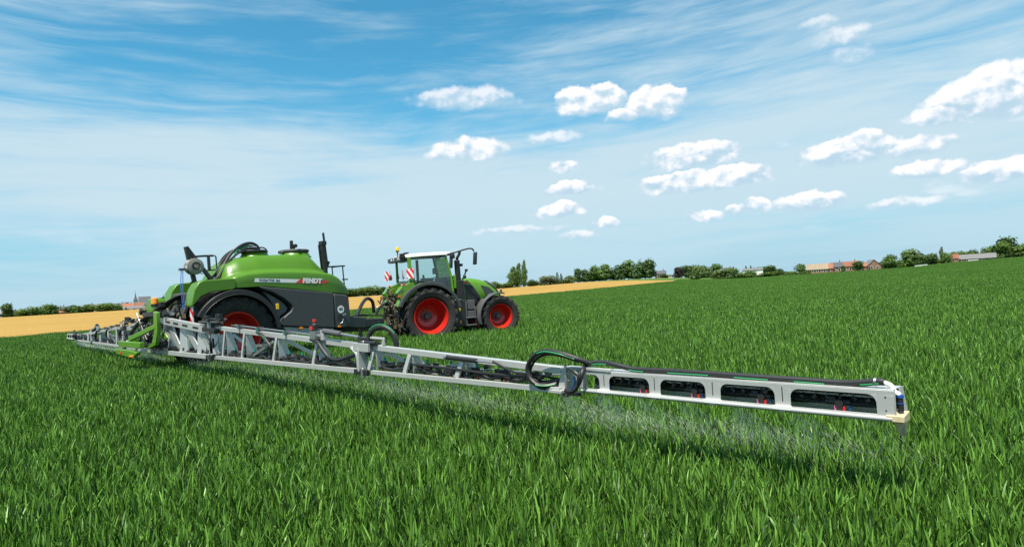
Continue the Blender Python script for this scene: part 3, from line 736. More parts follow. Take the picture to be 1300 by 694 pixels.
# ---- rear lift frame (green), hoses and lamps
rf = MB()
for y in (-.55, .55):
    rf.bar((-1.2, y, 1.25), (-1.95, y, 1.72), .10, .14); rf.bar((-1.2, y, .95), (-1.95, y, 1.0), .10, .12)
rf.bar((-1.95, -.62, 1.72), (-1.95, .62, 1.72), .12, .12); rf.bar((-1.95, -.62, .92), (-1.95, .62, .92), .12, .12)
rf.build('lift_arm', M['black'], sp, .012)
gf = MB()
gf.prism([(-.80, 1.80), (-1.00, 1.76), (-1.02, 1.30), (-.84, .96), (-.36, .86), (-.28, .92), (-.62, 1.02), (-.78, 1.28)], (-2.12, 0, 0), (0, 1, 0), (0, 0, 1), (-.09, 0, 0), M['green_paint'])
gf.bar((-2.22, .95, 1.10), (-2.18, -.84, 1.42), .09, .12, m=M['green_paint'])
gf.bar((-2.36, 1.25, .985), (-2.36, -.40, .97), .12, .15, m=M['green_paint']); gf.bar((-2.36, 1.1, .98), (-1.9, 1.0, 1.1), .1, .1, m=M['green_paint'])
gf.bar((-2.2, -.2, .93), (-1.95, -.2, .93), .3, .1, m=M['black'])
gf.build('rear_frame', M['green_paint'], sp, .012)
bp = MB(); bp.prism([(1.42, .86), (.35, .84), (-.20, .80), (-.18, .73), (.2, .66), (.6, .665), (1.40, .72)], (-2.44, 0, 0), (0, 1, 0), (0, 0, 1), (.10, 0, 0), M['green_paint']); bumper = bp.build('bumper', M['green_paint'], sp, .015)
lp = MB(); lp.box((-2.45, .15, .69), (.04, .28, .05), m=M['orange']); lp.build('marker_lamp', M['orange'], bumper, .008)
lp = MB(); lp.box((-2.45, .95, .76), (.03, .05, .07), m=M['red_lens']); lp.build('reflector', M['red_lens'], bumper, .008)
gp = MB(); gp.prism([(.62, 1.50), (.20, 1.52), (.18, 1.9), (.26, 2.12), (.52, 2.12), (.66, 1.95)], (-1.90, 0, 0), (0, 1, 0), (0, 0, 1), (.35, 0, 0), M['green_paint']); gp.bar((-1.8, .3, 1.6), (-1.8, -.6, 1.05), .12, .16, m=M['green_paint']); gp.build('lift_post', M['green_paint'], sp, .03)
bc = MB(); bc.lathe([(.085, 0), (.085, .05), (.075, .14), (.04, .17), (.001, .175)], (-1.92, -.08, 1.98), (0, 0, 1), 20, M['orange']); bc.cyl((-1.92, -.08, 1.90), (-1.92, -.08, 1.985), .09, 16, M['black']); bc.box((-1.85, -.3, 1.96), (.1, .22, .12), m=M['black']); bc.build('beacon', M['orange'], sp)
for k in range(7):
    o_ = .06 * k; h_ = MB()
    h_.tube([(-1.0 - .02 * k, -.5 + o_, 2.15), (-1.4, -.35 + o_, 2.18 - .02 * k), (-1.75, .0 + o_ * .8, 1.92 - .04 * k), (-2.0, .55 + o_, 1.62 - .03 * k), (-2.05, 1.1 + o_, 1.42 - .03 * k), (-1.95, 1.6 + o_, 1.20)], .030, 8, M['hose'], smooth=5); h_.build('boom_hose', M['hose'], sp)
rnd = random.Random(3); cl = MB()
for k in range(80):
    x = rnd.uniform(-2.05, -1.35); y = rnd.uniform(-.9, 1.3); z = rnd.uniform(.95, 1.85)
    mm = M[rnd.choice(['black', 'black', 'black', 'hose', 'steel', 'clay'])]
    a = Vector((x, y, z)); d = Vector((rnd.gauss(0, .18), rnd.gauss(0, .25), rnd.gauss(0, .16)))
    if rnd.random() < .55: cl.tube([a, a + d * .5 + Vector((0, 0, .06)), a + d], rnd.uniform(.012, .03), 6, mm, smooth=4)
    else: cl.box(a, (rnd.uniform(.04, .14), rnd.uniform(.04, .16), rnd.uniform(.04, .16)), Matrix.Rotation(rnd.uniform(-.6, .6), 3, 'X'), mm)
cl.build('valve_block', M['black'], sp)
cy = MB(); cy.cyl((-1.5, -.5, 1.0), (-1.9, -.3, 1.7), .05, 12, M['black']); cy.cyl((-1.5, .5, 1.0), (-1.9, .3, 1.7), .05, 12, M['black']); cy.cyl((-2.05, .2, 1.05), (-2.05, .7, 1.55), .045, 12, M['black']); cy.cyl((-2.05, .7, 1.55), (-2.05, .9, 1.76), .025, 10, M['steel']); cy.build('lift_cylinder', M['black'], sp)

# ---- the boom: two wings of four sections each
TOPK = [(-.2, 1.68), (3.35, 1.43), (4.9, 1.38), (8.83, 1.19), (9.9, 1.15), (10.2, 1.13), (13.7, .985), (14.0, .96), (16.9, .955)]
def ztop(s): return float(np.interp(s, [k[0] for k in TOPK], [k[1] for k in TOPK]))
ZB = .745
def noz_mesh():
    n = MB()
    n.cyl((-.11, 0, .035), (.11, 0, .035), .030, 10, M['black']); n.cyl((.02, -.05, .03), (.02, .05, .03), .038, 10, M['black']); n.box((-.05, 0, .055), (.07, .05, .06), m=M['black'])
    n.cyl((.02, 0, .06), (.02, 0, .115), .018, 8, M['black']); n.cyl((-.09, .01, .03), (-.16, .02, .06), .016, 6, M['hose'])
    n.cyl((.05, -.02, .0), (.05, -.02, -.055), .016, 8, M['red_lens']); n.cyl((.05, -.02, -.055), (.05, -.02, -.07), .009, 8, M['red_lens'])
    n.cyl((-.02, -.02, .0), (-.02, -.02, -.045), .016, 8, M['pink']); n.cyl((.105, -.01, .01), (.105, -.01, -.03), .013, 8, M['blue'])
    return n.mesh('nozzle')
NOZ = noz_mesh()
def noz2_mesh():
    n = MB()
    n.cyl((-.10, 0, .03), (.12, 0, .04), .026, 8, M['black']); n.box((.0, 0, .06), (.09, .06, .08), m=M['black']); n.cyl((.03, -.05, .04), (.03, .05, .04), .034, 8, M['black'])
    n.cyl((.03, 0, .10), (.03, 0, .16), .020, 8, M['teal']); n.cyl((.05, -.02, .0), (.05, -.02, -.05), .014, 8, M['red_lens']); n.cyl((-.04, -.01, .0), (-.04, -.01, -.05), .014, 8, M['black'])
    return n.mesh('nozzle')
NOZ2 = noz2_mesh()
RND = random.Random(11)
def wing(ang, right):
    """ang: local heading of the wing; along s, d = towards the front of the machine, z up"""
    e = Vector((math.cos(ang), math.sin(ang), 0)); hd_ = Vector((-math.sin(ang), math.cos(ang), 0))
    if hd_.x < 0: hd_ = -hd_
    C0 = Vector((-1.83, 0, 0))
    def Pt(s, d, z): return C0 + e * s + hd_ * d + Vector((0, 0, z))
    rotm = Matrix((e, hd_, Vector((0, 0, 1)))).transposed()
    if rotm.determinant() < 0: rotm = Matrix((-e, hd_, Vector((0, 0, 1)))).transposed()
    def Bx(mb, s, d, z, sz, m): mb.box(Pt(s, d, z), sz, rotm, m)
    def rail(mb, s0, s1, z0, z1, d, wd, ht, m): mb.bar(Pt(s0, d, z0), Pt(s1, d, z1), wd, ht, m=m)
    def plate(mb, s, z0, z1, d0, db, dt, wd, m):   # a tapered plate standing across the boom
        mb.add([Pt(s - wd / 2, d0, z0), Pt(s - wd / 2, db, z0), Pt(s - wd / 2, dt, z1), Pt(s - wd / 2, d0, z1), Pt(s + wd / 2, d0, z0), Pt(s + wd / 2, db, z0), Pt(s + wd / 2, dt, z1), Pt(s + wd / 2, d0, z1)],
               [(0, 1, 2, 3), (7, 6, 5, 4), (0, 4, 5, 1), (1, 5, 6, 2), (2, 6, 7, 3), (3, 7, 4, 0)], m)
    def truss(s0, s1, ups, diags, bt, bb):
        mb = MB()
        rail(mb, s0, s1, ztop(s0) - bt / 2, ztop(s1) - bt / 2, .03, .085, bt, M['alu'])
        rail(mb, s0, s1, ZB, ZB, -.04, .05, bb, M['alu'])
        rail(mb, s0, s1, ZB + .01, ZB + .01, .24, .05, bb * .8, M['alu'])
        for s, wv in ups:
            zt = ztop(s) - bt
            mb.bar(Pt(s - .10, -.035, ZB + bb / 2), Pt(s + .0, .0, zt), .07, .03, hd_, M['alu'])
            plate(mb, s + .055, ZB + .04, zt, .0, .26, .10, wv, M['alu2'])
        for (a, za, b, zb) in diags: mb.bar(Pt(a, .07, za), Pt(b, .12, zb), .02, .065, m=M['alu2'])
        sec = mb.build('boom_section', M['alu'], sp, .004)
        pl = MB()
        for d, z, r_ in ((.08, .84, .014), (.14, .80, .018), (.17, .87, .011)):
            n_ = max(4, int((s1 - s0) / .35)); P_ = [Pt(s0 + .1 + (s1 - s0 - .2) * i / n_, d + RND.uniform(-.015, .015), z + RND.uniform(-.02, .025)) for i in range(n_ + 1)]
            pl.tube(P_, r_, 6, M['hose'] if r_ > .012 else M['steel'], smooth=3)
        for s in np.arange(s0 + .15, s1 - .1, .11):
            a_ = Pt(s, RND.uniform(.0, .16), RND.uniform(.79, .90)); pl.bar(a_, a_ + e * RND.uniform(.03, .10) + Vector((0, 0, RND.uniform(-.03, .03))), RND.uniform(.03, .06), RND.uniform(.03, .06), m=M['black'] if RND.random() < .8 else M['grey'])
        pl.tube([Pt(s0 + .1 + (s1 - s0 - .2) * i / 40, .02 + .03 * math.sin(i * 2.1), .81 + .02 * math.sin(i * 1.3)) for i in range(41)], .02, 6, M['hose'], smooth=2)
        pl.build('spray_line', M['hose'], sec)
        return sec
    def nozzles(sec, s0, s1, me):
        s = s0
        while s < s1:
            o = bpy.data.objects.new('nozzle', me); COL.objects.link(o); o.parent = sec
            o.matrix_local = Matrix.Translation(Pt(s, .09, .80)) @ rotm.to_4x4() @ Matrix.Rotation(RND.uniform(-.25, .25), 4, 'Z'); s += .5
    # inner section: deep, slotted top beam, broad folded plates
    mb = MB(); s0, s1 = -.25, 3.75
    rail(mb, -.22, 3.35, ztop(-.2) - .085, ztop(3.35) - .085, .0, .10, .17, M['alu']); rail(mb, 3.35, s1, ztop(3.4) - .10, ztop(s1) - .10, .0, .12, .12, M['alu'])
    for a in (.75, 1.35, 2.0, 2.7): mb.bar(Pt(a, -.052, ztop(a) - .088), Pt(a + .36, -.052, ztop(a + .36) - .088), .006, .05, m=M['black'])
    rail(mb, -.2, s1, ZB, ZB, -.05, .06, .10, M['alu']); rail(mb, -.2, s1, ZB + .01, ZB + .01, .30, .06, .08, M['alu']); Bx(mb, -.22, .1, ZB + .01, (.06, .42, .16), M['alu'])
    for s in (.35, 1.65, 2.85, 3.6):
        mb.add([Pt(s, -.03, ZB + .05), Pt(s + .42, .02, ZB + .05), Pt(s + .30, .06, ztop(s) - .18), Pt(s + .02, .0, ztop(s) - .18), Pt(s, .02, ZB + .05), Pt(s + .42, .07, ZB + .05), Pt(s + .30, .10, ztop(s) - .18), Pt(s + .02, .05, ztop(s) - .18)],
               [(0, 1, 2, 3), (7, 6, 5, 4), (0, 4, 5, 1), (1, 5, 6, 2), (2, 6, 7, 3), (3, 7, 4, 0)], M['alu2'])
        plate(mb, s + .44, ZB + .04, ztop(s) - .2, .04, .30, .12, .02, M['alu2'])
    for a, b in ((.80, 1.55), (2.08, 2.80), (3.1, 3.6)):
        mb.bar(Pt(a, .02, ztop(a) - .19), Pt(b, .03, ZB + .10), .03, .19, m=M['alu2'])
    mb.bar(Pt(-.1, .0, ztop(0) - .18), Pt(.45, .02, ZB + .1), .03, .16, m=M['alu2'])
    s_in = mb.build('boom_section', M['alu'], sp, .005)
    pl = MB()
    for d, z, r_ in ((.06, .86, .022), (.12, .84, .026), (.18, .88, .018), (.02, .83, .016)): pl.tube([Pt(-.1 + .3 * i, d + RND.uniform(-.02, .02), z + RND.uniform(-.025, .03)) for i in range(13)], r_, 6, M['hose'], smooth=3)
    for s in np.arange(.0, 3.6, .09):
        a_ = Pt(s, RND.uniform(-.01, .18), RND.uniform(.79, .90)); pl.bar(a_, a_ + e * RND.uniform(.03, .10) + Vector((0, 0, RND.uniform(-.03, .03))), RND.uniform(.03, .07), RND.uniform(.03, .06), m=M['black'])
    pl.build('spray_line', M['hose'], s_in); nozzles(s_in, .1, 3.7, NOZ2)
    # hinge pack on top between the first two sections
    hg = MB()
    for k in range(5): hg.bar(Pt(3.15 + .05 * k, -.05 + .06 * k, ztop(3.3) + .07 + .045 * (k % 3)), Pt(4.35 - .05 * k, -.08 + .06 * k, ztop(4.3) + .06 + .04 * ((k + 1) % 3)), .05, .035, m=M['black'] if k % 2 else M['grey'])
    hg.cyl(Pt(3.82, -.08, 1.22), Pt(3.82, -.08, 1.50), .04, 12, M['steel']); hg.cyl(Pt(4.05, .05, 1.50), Pt(4.05, .05, 1.66), .07, 12, M['black']); hg.cyl(Pt(3.5, .0, 1.50), Pt(3.5, .0, 1.64), .06, 12, M['black'])
    hg.bar(Pt(3.6, -.1, 1.35), Pt(4.2, -.06, 1.30), .12, .10, m=M['black']); hg.bar(Pt(3.65, -.09, ZB), Pt(3.98, -.09, ZB), .07, .09, m=M['black']); hg.cyl(Pt(3.8, -.1, .66), Pt(3.8, -.1, .82), .03, 10, M['steel'])
    for k in range(6): hg.box(Pt(RND.uniform(3.2, 4.3), RND.uniform(-.1, .1), RND.uniform(1.30, 1.55)), (RND.uniform(.05, .16), .08, RND.uniform(.04, .10)), rotm, M['black'])
    hg.build('hinge', M['black'], s_in, .004)
    for k in range(2):
        h_ = MB(); h_.tube([Pt(3.7 + .08 * k, -.10, 1.35), Pt(4.02 + .06 * k, -.15 - .02 * k, 1.20), Pt(4.05 + .05 * k, -.15, 1.0), Pt(3.85 + .06 * k, -.08, .84)], .022, 8, M['hose'], smooth=6); h_.build('hose', M['hose'], s_in)
    for k in range(46):
        hb_ = MB(); tb_ = RND.random() < .65
        a_ = Pt(RND.uniform(.1, 4.6), RND.uniform(-.04, .26), RND.uniform(.82, 1.5)); d_ = e * RND.gauss(0, .22) + hd_ * RND.gauss(0, .06) + Vector((0, 0, RND.gauss(0, .13)))
        if right and a_.z > 1.05 and RND.random() < .7: continue
        if tb_: hb_.tube([a_, a_ + d_ * .5 + Vector((0, 0, -.05)), a_ + d_], RND.uniform(.012, .028), 6, M['hose'], smooth=4)
        else: hb_.bar(a_, a_ + d_ * .4 + e * .03, RND.uniform(.03, .09), RND.uniform(.03, .08), m=RND.choice([M['black'], M['black'], M['mid_grey']]))
        hb_.build('hose' if tb_ else 'bracket', M['hose'], s_in)
    # second section
    sec = truss(3.98, 9.72, [(4.50, .012), (5.50, .012), (6.93, .012), (8.43, .012)], [(4.75, 1.22, 5.40, .98), (7.15, 1.15, 8.28, .88)], .085, .075)
    nozzles(sec, 4.2, 9.6, NOZ2)
    rd = MB()
    for dd in (-.02, .05): rd.tube([Pt(4.9, dd, ztop(4.9) + .05), Pt(8.35, dd, ztop(8.35) + .05)], .009, 6, M['steel'])
    for s in (5.3, 6.2, 7.35, 8.35): rd.box(Pt(s, .01, ztop(s) + .035), (.07, .12, .08), rotm, M['grey']); rd.cyl(Pt(s, -.05, ztop(s) - .0), Pt(s, -.05, ztop(s) + .06), .02, 8, M['teal'])
    rd.build('fold_rod', M['steel'], sec)
    h_ = MB(); h_.tube([Pt(8.35, -.06, 1.20), Pt(8.6, -.08, 1.16), Pt(8.78, -.09, 1.04), Pt(8.95, -.07, .92), Pt(9.2, -.05, .89), Pt(9.55, -.04, .96), Pt(9.85, -.02, 1.02)], .032, 8, M['hose'], smooth=6); h_.build('hose', M['hose'], sec)
    h_ = MB(); h_.tube([Pt(6.25, -.07, ztop(6.2) - .02), Pt(6.5, -.09, 1.26), Pt(6.7, -.09, 1.15), Pt(6.82, -.07, 1.02), Pt(6.7, -.03, .9)], .026, 8, M['hose'], smooth=6); h_.tube([Pt(6.3, -.085, ztop(6.3)), Pt(6.55, -.11, 1.245), Pt(6.72, -.11, 1.13)], .008, 6, M['green_stripe'], smooth=6); h_.build('hose', M['hose'], sec)
    mb = MB(); mb.bar(Pt(5.85, .02, .84), Pt(6.75, .02, 1.12), .04, .05, m=M['steel']); mb.bar(Pt(6.0, .02, 1.03), Pt(6.45, .02, 1.05), .05, .05, m=M['steel']); mb.build('linkage', M['steel'], sec, .004)
    cy_ = MB(); cy_.cyl(Pt(8.72, -.02, 1.33), Pt(9.25, -.02, 1.29), .045, 14, M['grey']); cy_.cyl(Pt(9.25, -.02, 1.29), Pt(9.75, -.02, 1.25), .022, 12, M['steel']); cy_.box(Pt(8.72, -.02, 1.27), (.10, .08, .16), rotm, M['alu']); cy_.build('fold_cylinder', M['grey'], sec, .004)
    if right:
     sv = MB(); sv.lathe([(.05, 0), (.05, .1), (.03, .12), (.03, .15), (.001, .155)], Pt(8.48, -.05, 1.34), (0, 0, 1), 16, M['black']); sv.cyl(Pt(8.48, -.05, 1.47), Pt(8.48, -.05, 1.53), .03, 12, M['red_lens']); sv.box(Pt(8.46, -.10, 1.39), (.08, .03, .05), rotm, M['red_lens']); sv.box(Pt(8.48, -.04, 1.27), (.18, .12, .13), rotm, M['steel']); sv.cyl(Pt(8.3, -.04, 1.27), Pt(8.68, -.04, 1.25), .03, 10, M['steel']); sv.build('valve', M['black'], sec)
    # third section with its hinge to the second
    sec3 = truss(10.12, 13.72, [(10.13, .012), (11.02, .012), (12.12, .012)], [(10.35, 1.03, 10.92, .86), (11.75, .88, 12.15, .96)], .072, .060)
    nozzles(sec3, 10.25, 13.5, NOZ2)
    hg = MB(); hg.tube([Pt(9.58, -.03, 1.08), Pt(9.68, -.06, 1.06), Pt(9.78, -.06, .98), Pt(9.80, -.06, .80)], .035, 8, M['alu'], smooth=4); hg.box(Pt(9.84, -.02, .92), (.05, .16, .34), rotm, M['alu']); hg.box(Pt(9.86, .0, 1.09), (.34, .10, .05), rotm, M['alu'])
    hg.cyl(Pt(9.95, -.05, 1.02), Pt(9.95, -.05, 1.20), .035, 12, M['steel']); hg.cyl(Pt(9.8, -.04, 1.18), Pt(10.25, -.04, 1.17), .03, 10, M['black']); hg.box(Pt(9.9, .02, 1.21), (.28, .1, .07), rotm, M['black']); hg.bar(Pt(9.7, -.07, 1.11), Pt(10.12, -.07, 1.10), .04, .12, m=M['alu'])
    hg.bar(Pt(10.18, .02, 1.13), Pt(10.36, .02, 1.12), .06, .03, m=M['alu']); hg.bar(Pt(10.36, .02, 1.14), Pt(10.36, .02, 1.24), .05, .03, m=M['alu']); hg.bar(Pt(10.05, .02, 1.24), Pt(10.36, .02, 1.23), .05, .03, m=M['alu'])
    hg.cyl(Pt(9.92, -.07, .66), Pt(9.92, -.07, .80), .035, 12, M['steel']); hg.bar(Pt(9.70, -.07, .74), Pt(10.06, -.07, .735), .05, .08, m=M['black'])
    for k in range(8): hg.box(Pt(RND.uniform(9.6, 10.4), RND.uniform(-.05, .12), RND.uniform(1.12, 1.25)), (RND.uniform(.04, .10), .06, RND.uniform(.03, .07)), rotm, M['black'] if k % 3 else M['steel'])
    hg.build('hinge', M['alu'], sec3, .004)
    lo_ = MB(); ring = [Pt(10.10 + .23 * math.cos(a), .16 + .10 * math.cos(a), 1.13 + .26 * math.sin(a)) for a in np.linspace(-.5, math.pi + .9, 14)]
    lo_.tube(ring, .038, 8, M['hose'], smooth=3); lo_.tube([p + (p - Pt(10.10, .16, 1.13)).normalized() * .035 - hd_ * .02 for p in ring[3:9]], .008, 6, M['green_stripe'], smooth=3); lo_.build('hose_loop', M['hose'], sec3)
    gs = MB(); gs.cyl(Pt(11.88, -.045, ztop(11.9) - .035), Pt(12.42, -.045, ztop(12.4) - .035), .026, 12, M['black']); gs.cyl(Pt(12.42, -.045, ztop(12.42) - .035), Pt(12.72, -.045, ztop(12.7) - .035), .010, 8, M['steel']); gs.cyl(Pt(11.84, -.045, ztop(11.84) - .03), Pt(11.88, -.045, ztop(11.88) - .035), .034, 12, M['steel']); gs.build('damper', M['black'], sec3)
    h_ = MB(); h_.tube([Pt(12.72, -.05, ztop(12.7) - .02), Pt(12.95, -.07, .94), Pt(13.15, -.08, .90), Pt(13.3, -.07, .90)], .014, 8, M['hose'], smooth=5); h_.tube([Pt(11.1, -.02, .90), Pt(11.8, -.04, .89), Pt(12.6, -.03, .86), Pt(13.3, -.05, .86)], .017, 8, M['hose'], smooth=6); h_.build('hose', M['hose'], sec3)
    # outer break-back section: a folded sheet with arched windows
    a0, a1 = 14.02, 16.815; zt, zb_ = .958, .775; mb = MB(); T_ = .006
    wins = [(14.055, 14.21), (14.33, 14.79), (14.91, 15.36), (15.50, 15.965), (16.09, 16.70)]
    W0, W1, rc_ = .785, .925, .065
    def pz(poly, d, t_, m): mb.prism(poly, Pt(0, d, 0), e, (0, 0, 1), hd_ * t_, m)
    pz([(a0, W1), (a1, W1), (a1, zt), (a0, zt)], 0, T_, M['alu'])
    edges = [a0] + [v for q in wins for v in q] + [a1]
    for i in range(0, len(edges), 2):
        pz([(edges[i], zb_), (edges[i + 1], zb_), (edges[i + 1], W1), (edges[i], W1)], 0, T_, M['alu'])
    for wa, wb in wins:
        for side_ in (0, 1):
            if side_ == 0 and wa < 14.1: continue
            cxx = wa + rc_ if side_ == 0 else wb - rc_; crn = (wa, W1) if side_ == 0 else (wb, W1)
            arc = [(cxx + rc_ * math.cos(t_), W1 - rc_ + rc_ * math.sin(t_)) for t_ in (np.linspace(math.pi, math.pi / 2, 7) if side_ == 0 else np.linspace(0, math.pi / 2, 7))]
            pz([crn] + arc, 0, T_, M['alu'])
        pz([(wa, zb_), (wb, zb_), (wb, W0), (wa, W0)], 0, T_, M['alu'])
    mb.bar(Pt(a0, .10, zt + .004), Pt(a1, .10, zt + .004), .19, .008, m=M['alu']); mb.bar(Pt(a0, .182, .875), Pt(a1, .182, .875), .006, .15, m=M['dark'])
    mb.bar(Pt(a0, .18, zb_ + .0), Pt(a1, .18, zb_), .03, .05, m=M['alu2'])
    mb.cyl(Pt(13.98, -.006, .758), Pt(16.80, -.006, .758), .019, 12, M['alu'])
    for i in range(2, len(edges) - 2, 2):
        sm_ = (edges[i] + edges[i + 1]) / 2; mb.bar(Pt(sm_, -.0015, .82), Pt(sm_, -.0015, .935), .003, .007, e, M['black']); mb.box(Pt(sm_, -.014, .772), (edges[i + 1] - edges[i] + .02, .026, .030), rotm, M['white']); mb.box(Pt(sm_, -.012, .744), (.05, .03, .014), rotm, M['grey'])
    mb.bar(Pt(a1 + .006, .0, zt - .0), Pt(a1 + .006, .0, .77), .012, .006, e, M['alu'])
    mb.add([Pt(a1 + .01, .19, zt + .01), Pt(a1 + .03, .19, zb_), Pt(a1 + .015, .10, zb_), Pt(a1 + .0, .13, zt + .01), Pt(a1 + .014, .192, zt + .01), Pt(a1 + .034, .192, zb_), Pt(a1 + .019, .102, zb_), Pt(a1 + .004, .132, zt + .01)], [(0, 1, 2, 3), (7, 6, 5, 4), (0, 4, 5, 1), (1, 5, 6, 2), (2, 6, 7, 3), (3, 7, 4, 0)], M['alu'])
    for z in (.91, .815): mb.cyl(Pt(16.76, -.003, z), Pt(16.76, .0, z), .006, 8, M['black'])
    sec4 = mb.build('boom_section', M['alu'], sp, .0012)
    pl = MB()
    for d, z, r_, q in ((.07, .895, .009, 'alu2'), (.10, .90, .014, 'hose'), (.13, .86, .012, 'hose'), (.07, .835, .010, 'hose'), (.12, .82, .014, 'hose')): pl.tube([Pt(14.1 + .22 * i, d + RND.uniform(-.01, .01), z + (RND.uniform(-.008, .010) if q == 'hose' else 0)) for i in range(13)], r_, 6, M[q], smooth=3)
    for s in np.arange(14.15, 16.75, .095): pl.cyl(Pt(s, .06, .89 + RND.uniform(-.04, .02)), Pt(s + .025, .06, .89 + RND.uniform(-.04, .02)), RND.uniform(.012, .022), 8, M['black'])
    pl.build('spray_line', M['hose'], sec4)
    for s in (14.22, 14.68, 15.22, 15.82, 16.42):
        o = bpy.data.objects.new('nozzle', NOZ); COL.objects.link(o); o.parent = sec4; o.matrix_local = Matrix.Translation(Pt(s, .07, .81)) @ rotm.to_4x4() @ Matrix.Scale(.8, 4)
    hs = MB(); pts_ = [Pt(14.02, .03, 1.02), Pt(14.2, .05, 1.045), Pt(14.36, .05, 1.035), Pt(14.6, .06, .995), Pt(14.9, .06, .995), Pt(15.3, .06, .995), Pt(15.7, .06, .99), Pt(16.2, .06, .985), Pt(16.5, .05, .985), Pt(16.70, .04, 1.01), Pt(16.75, .04, 1.012)]
    hs.tube(pts_, .026, 10, M['hose'], smooth=5)
    gl_ = [p + Vector((0, 0, -.012)) - hd_ * .0225 for p in catmull([Vector(p) for p in pts_], 5)]
    for i0, i1 in ((2, 9), (14, 18), (21, 27), (29, 33), (34, 38), (42, 47)): hs.tube(gl_[i0:i1], .006, 6, M['green_stripe'])
    hs.build('hose', M['hose'], sec4)
    en = MB(); en.tube([Pt(16.700, .04, 1.012), Pt(16.750, .045, 1.005), Pt(16.790, .05, .985), Pt(16.805, .055, .945)], .017, 10, M['white'], smooth=5); en.cyl(Pt(16.70, .04, 1.01), Pt(16.685, .04, 1.012), .032, 12, M['steel']); en.build('end_elbow', M['white'], sec4)
    bl = MB(); bl.cyl(Pt(16.84, .055, .925), Pt(16.84, .055, .905), .023, 12, M['blue']); bl.cyl(Pt(16.84, .055, .905), Pt(16.84, .055, .81), .019, 12, M['black']); bl.cyl(Pt(16.84, .055, .868), Pt(16.84, .055, .862), .022, 12, M['blue']); bl.cyl(Pt(16.805, .055, .945), Pt(16.84, .055, .922), .018, 10, M['white']); bl.build('end_nozzle', M['black'], sec4)
    gd = MB(); gd.prism([(-.02, .742), (-.02, .785), (.13, .800), (.13, .745), (.08, .738)], Pt(16.76, 0, 0), hd_, (0, 0, 1), e * .115, M['tan'])
    gd.add([Pt(16.79, .02, .742), Pt(16.87, .0, .740), Pt(16.87, .12, .742), Pt(16.86, .06, .63), Pt(16.82, .05, .635)], [(0, 1, 4), (1, 2, 3, 4), (0, 4, 3), (0, 3, 2), (0, 2, 1)], M['tan'])
    gd.build('end_guard', M['tan'], sec4, .003)
    # hinge between sections three and four, with the big hose loop
    hg = MB()
    hg.prism([(13.66, .74), (13.78, .74), (13.80, .975), (13.74, .985)], Pt(0, -.01, 0), e, (0, 0, 1), hd_ * .14, M['alu']); hg.box(Pt(13.70, -.045, .735), (.15, .09, .03), rotm, M['alu'])
    hg.prism([(13.88, .775), (14.06, .79), (14.06, .955), (13.93, .975)], Pt(0, -.02, 0), e, (0, 0, 1), hd_ * .02, M['alu2']); hg.bar(Pt(13.8, .02, .985), Pt(14.36, .02, .975), .06, .028, m=M['alu'])
    hg.cyl(Pt(13.80, -.03, .69), Pt(13.80, -.03, 1.0), .016, 10, M['steel']); hg.bar(Pt(13.75, -.02, .715), Pt(13.97, -.02, .72), .05, .035, m=M['black']); hg.cyl(Pt(13.79, -.03, .685), Pt(13.79, -.03, .70), .03, 10, M['black']); hg.cyl(Pt(13.95, -.02, .70), Pt(13.95, -.02, .73), .022, 10, M['black'])
    for z in (.85, .90, .95): hg.box(Pt(13.80, -.015, z), (.06, .01, .012), rotm, M['steel'])
    hg.tube([Pt(13.86, -.03, .76), Pt(13.9, -.04, .80), Pt(13.93, -.04, .85), Pt(13.91, -.03, .90)], .010, 6, M['blue'], smooth=4)
    hg.build('hinge', M['alu2'], sec4, .003)
    lo_ = MB(); cxy = (13.69, .945)
    LP = [(14.02, 1.02, .03), (14.06, .96, -.07), (14.045, .87, -.10), (13.99, .79, -.11), (13.92, .755, -.11), (13.84, .765, -.09)]
    LQ = [(14.10, 1.03, .03), (13.98, 1.09, -.06), (13.80, 1.145, -.11), (13.60, 1.16, -.12), (13.44, 1.10, -.12), (13.345, .985, -.12), (13.36, .875, -.12), (13.45, .80, -.11), (13.56, .785, -.07), (13.64, .80, .0)]
    lo_.tube([Pt(s, d, z) for s, z, d in LQ], .026, 10, M['hose'], smooth=6); lo_.tube([Pt(s, d, z) for s, z, d in LP], .022, 10, M['hose'], smooth=6)
    lo_.tube([Pt(s + .01, d + .03, z - .035) for s, z, d in LQ[1:]], .015, 8, M['hose'], smooth=6)
    lo_.tube([Pt(13.88, -.03, .97), Pt(13.98, -.12, .97), Pt(14.05, -.125, .93), Pt(14.04, -.12, .86)], .02, 8, M['hose'], smooth=5)
    cc_ = Pt(13.7, -.11, .955)
    st_ = []
    for s, z, d in LQ[1:]: p = Pt(s, d, z); st_.append(p + (p - cc_).normalized() * -.004 - hd_ * .0245)
    cs_ = catmull(st_, 6); lo_.tube(cs_[0:16], .0075, 6, M['green_stripe']); lo_.tube(cs_[36:50], .0075, 6, M['green_stripe'])
    lo_.build('hose_loop', M['hose'], sec4)
    return Pt
PR = wing(R(-45 - 48), True)
PL = wing(R(132 - 48), False)

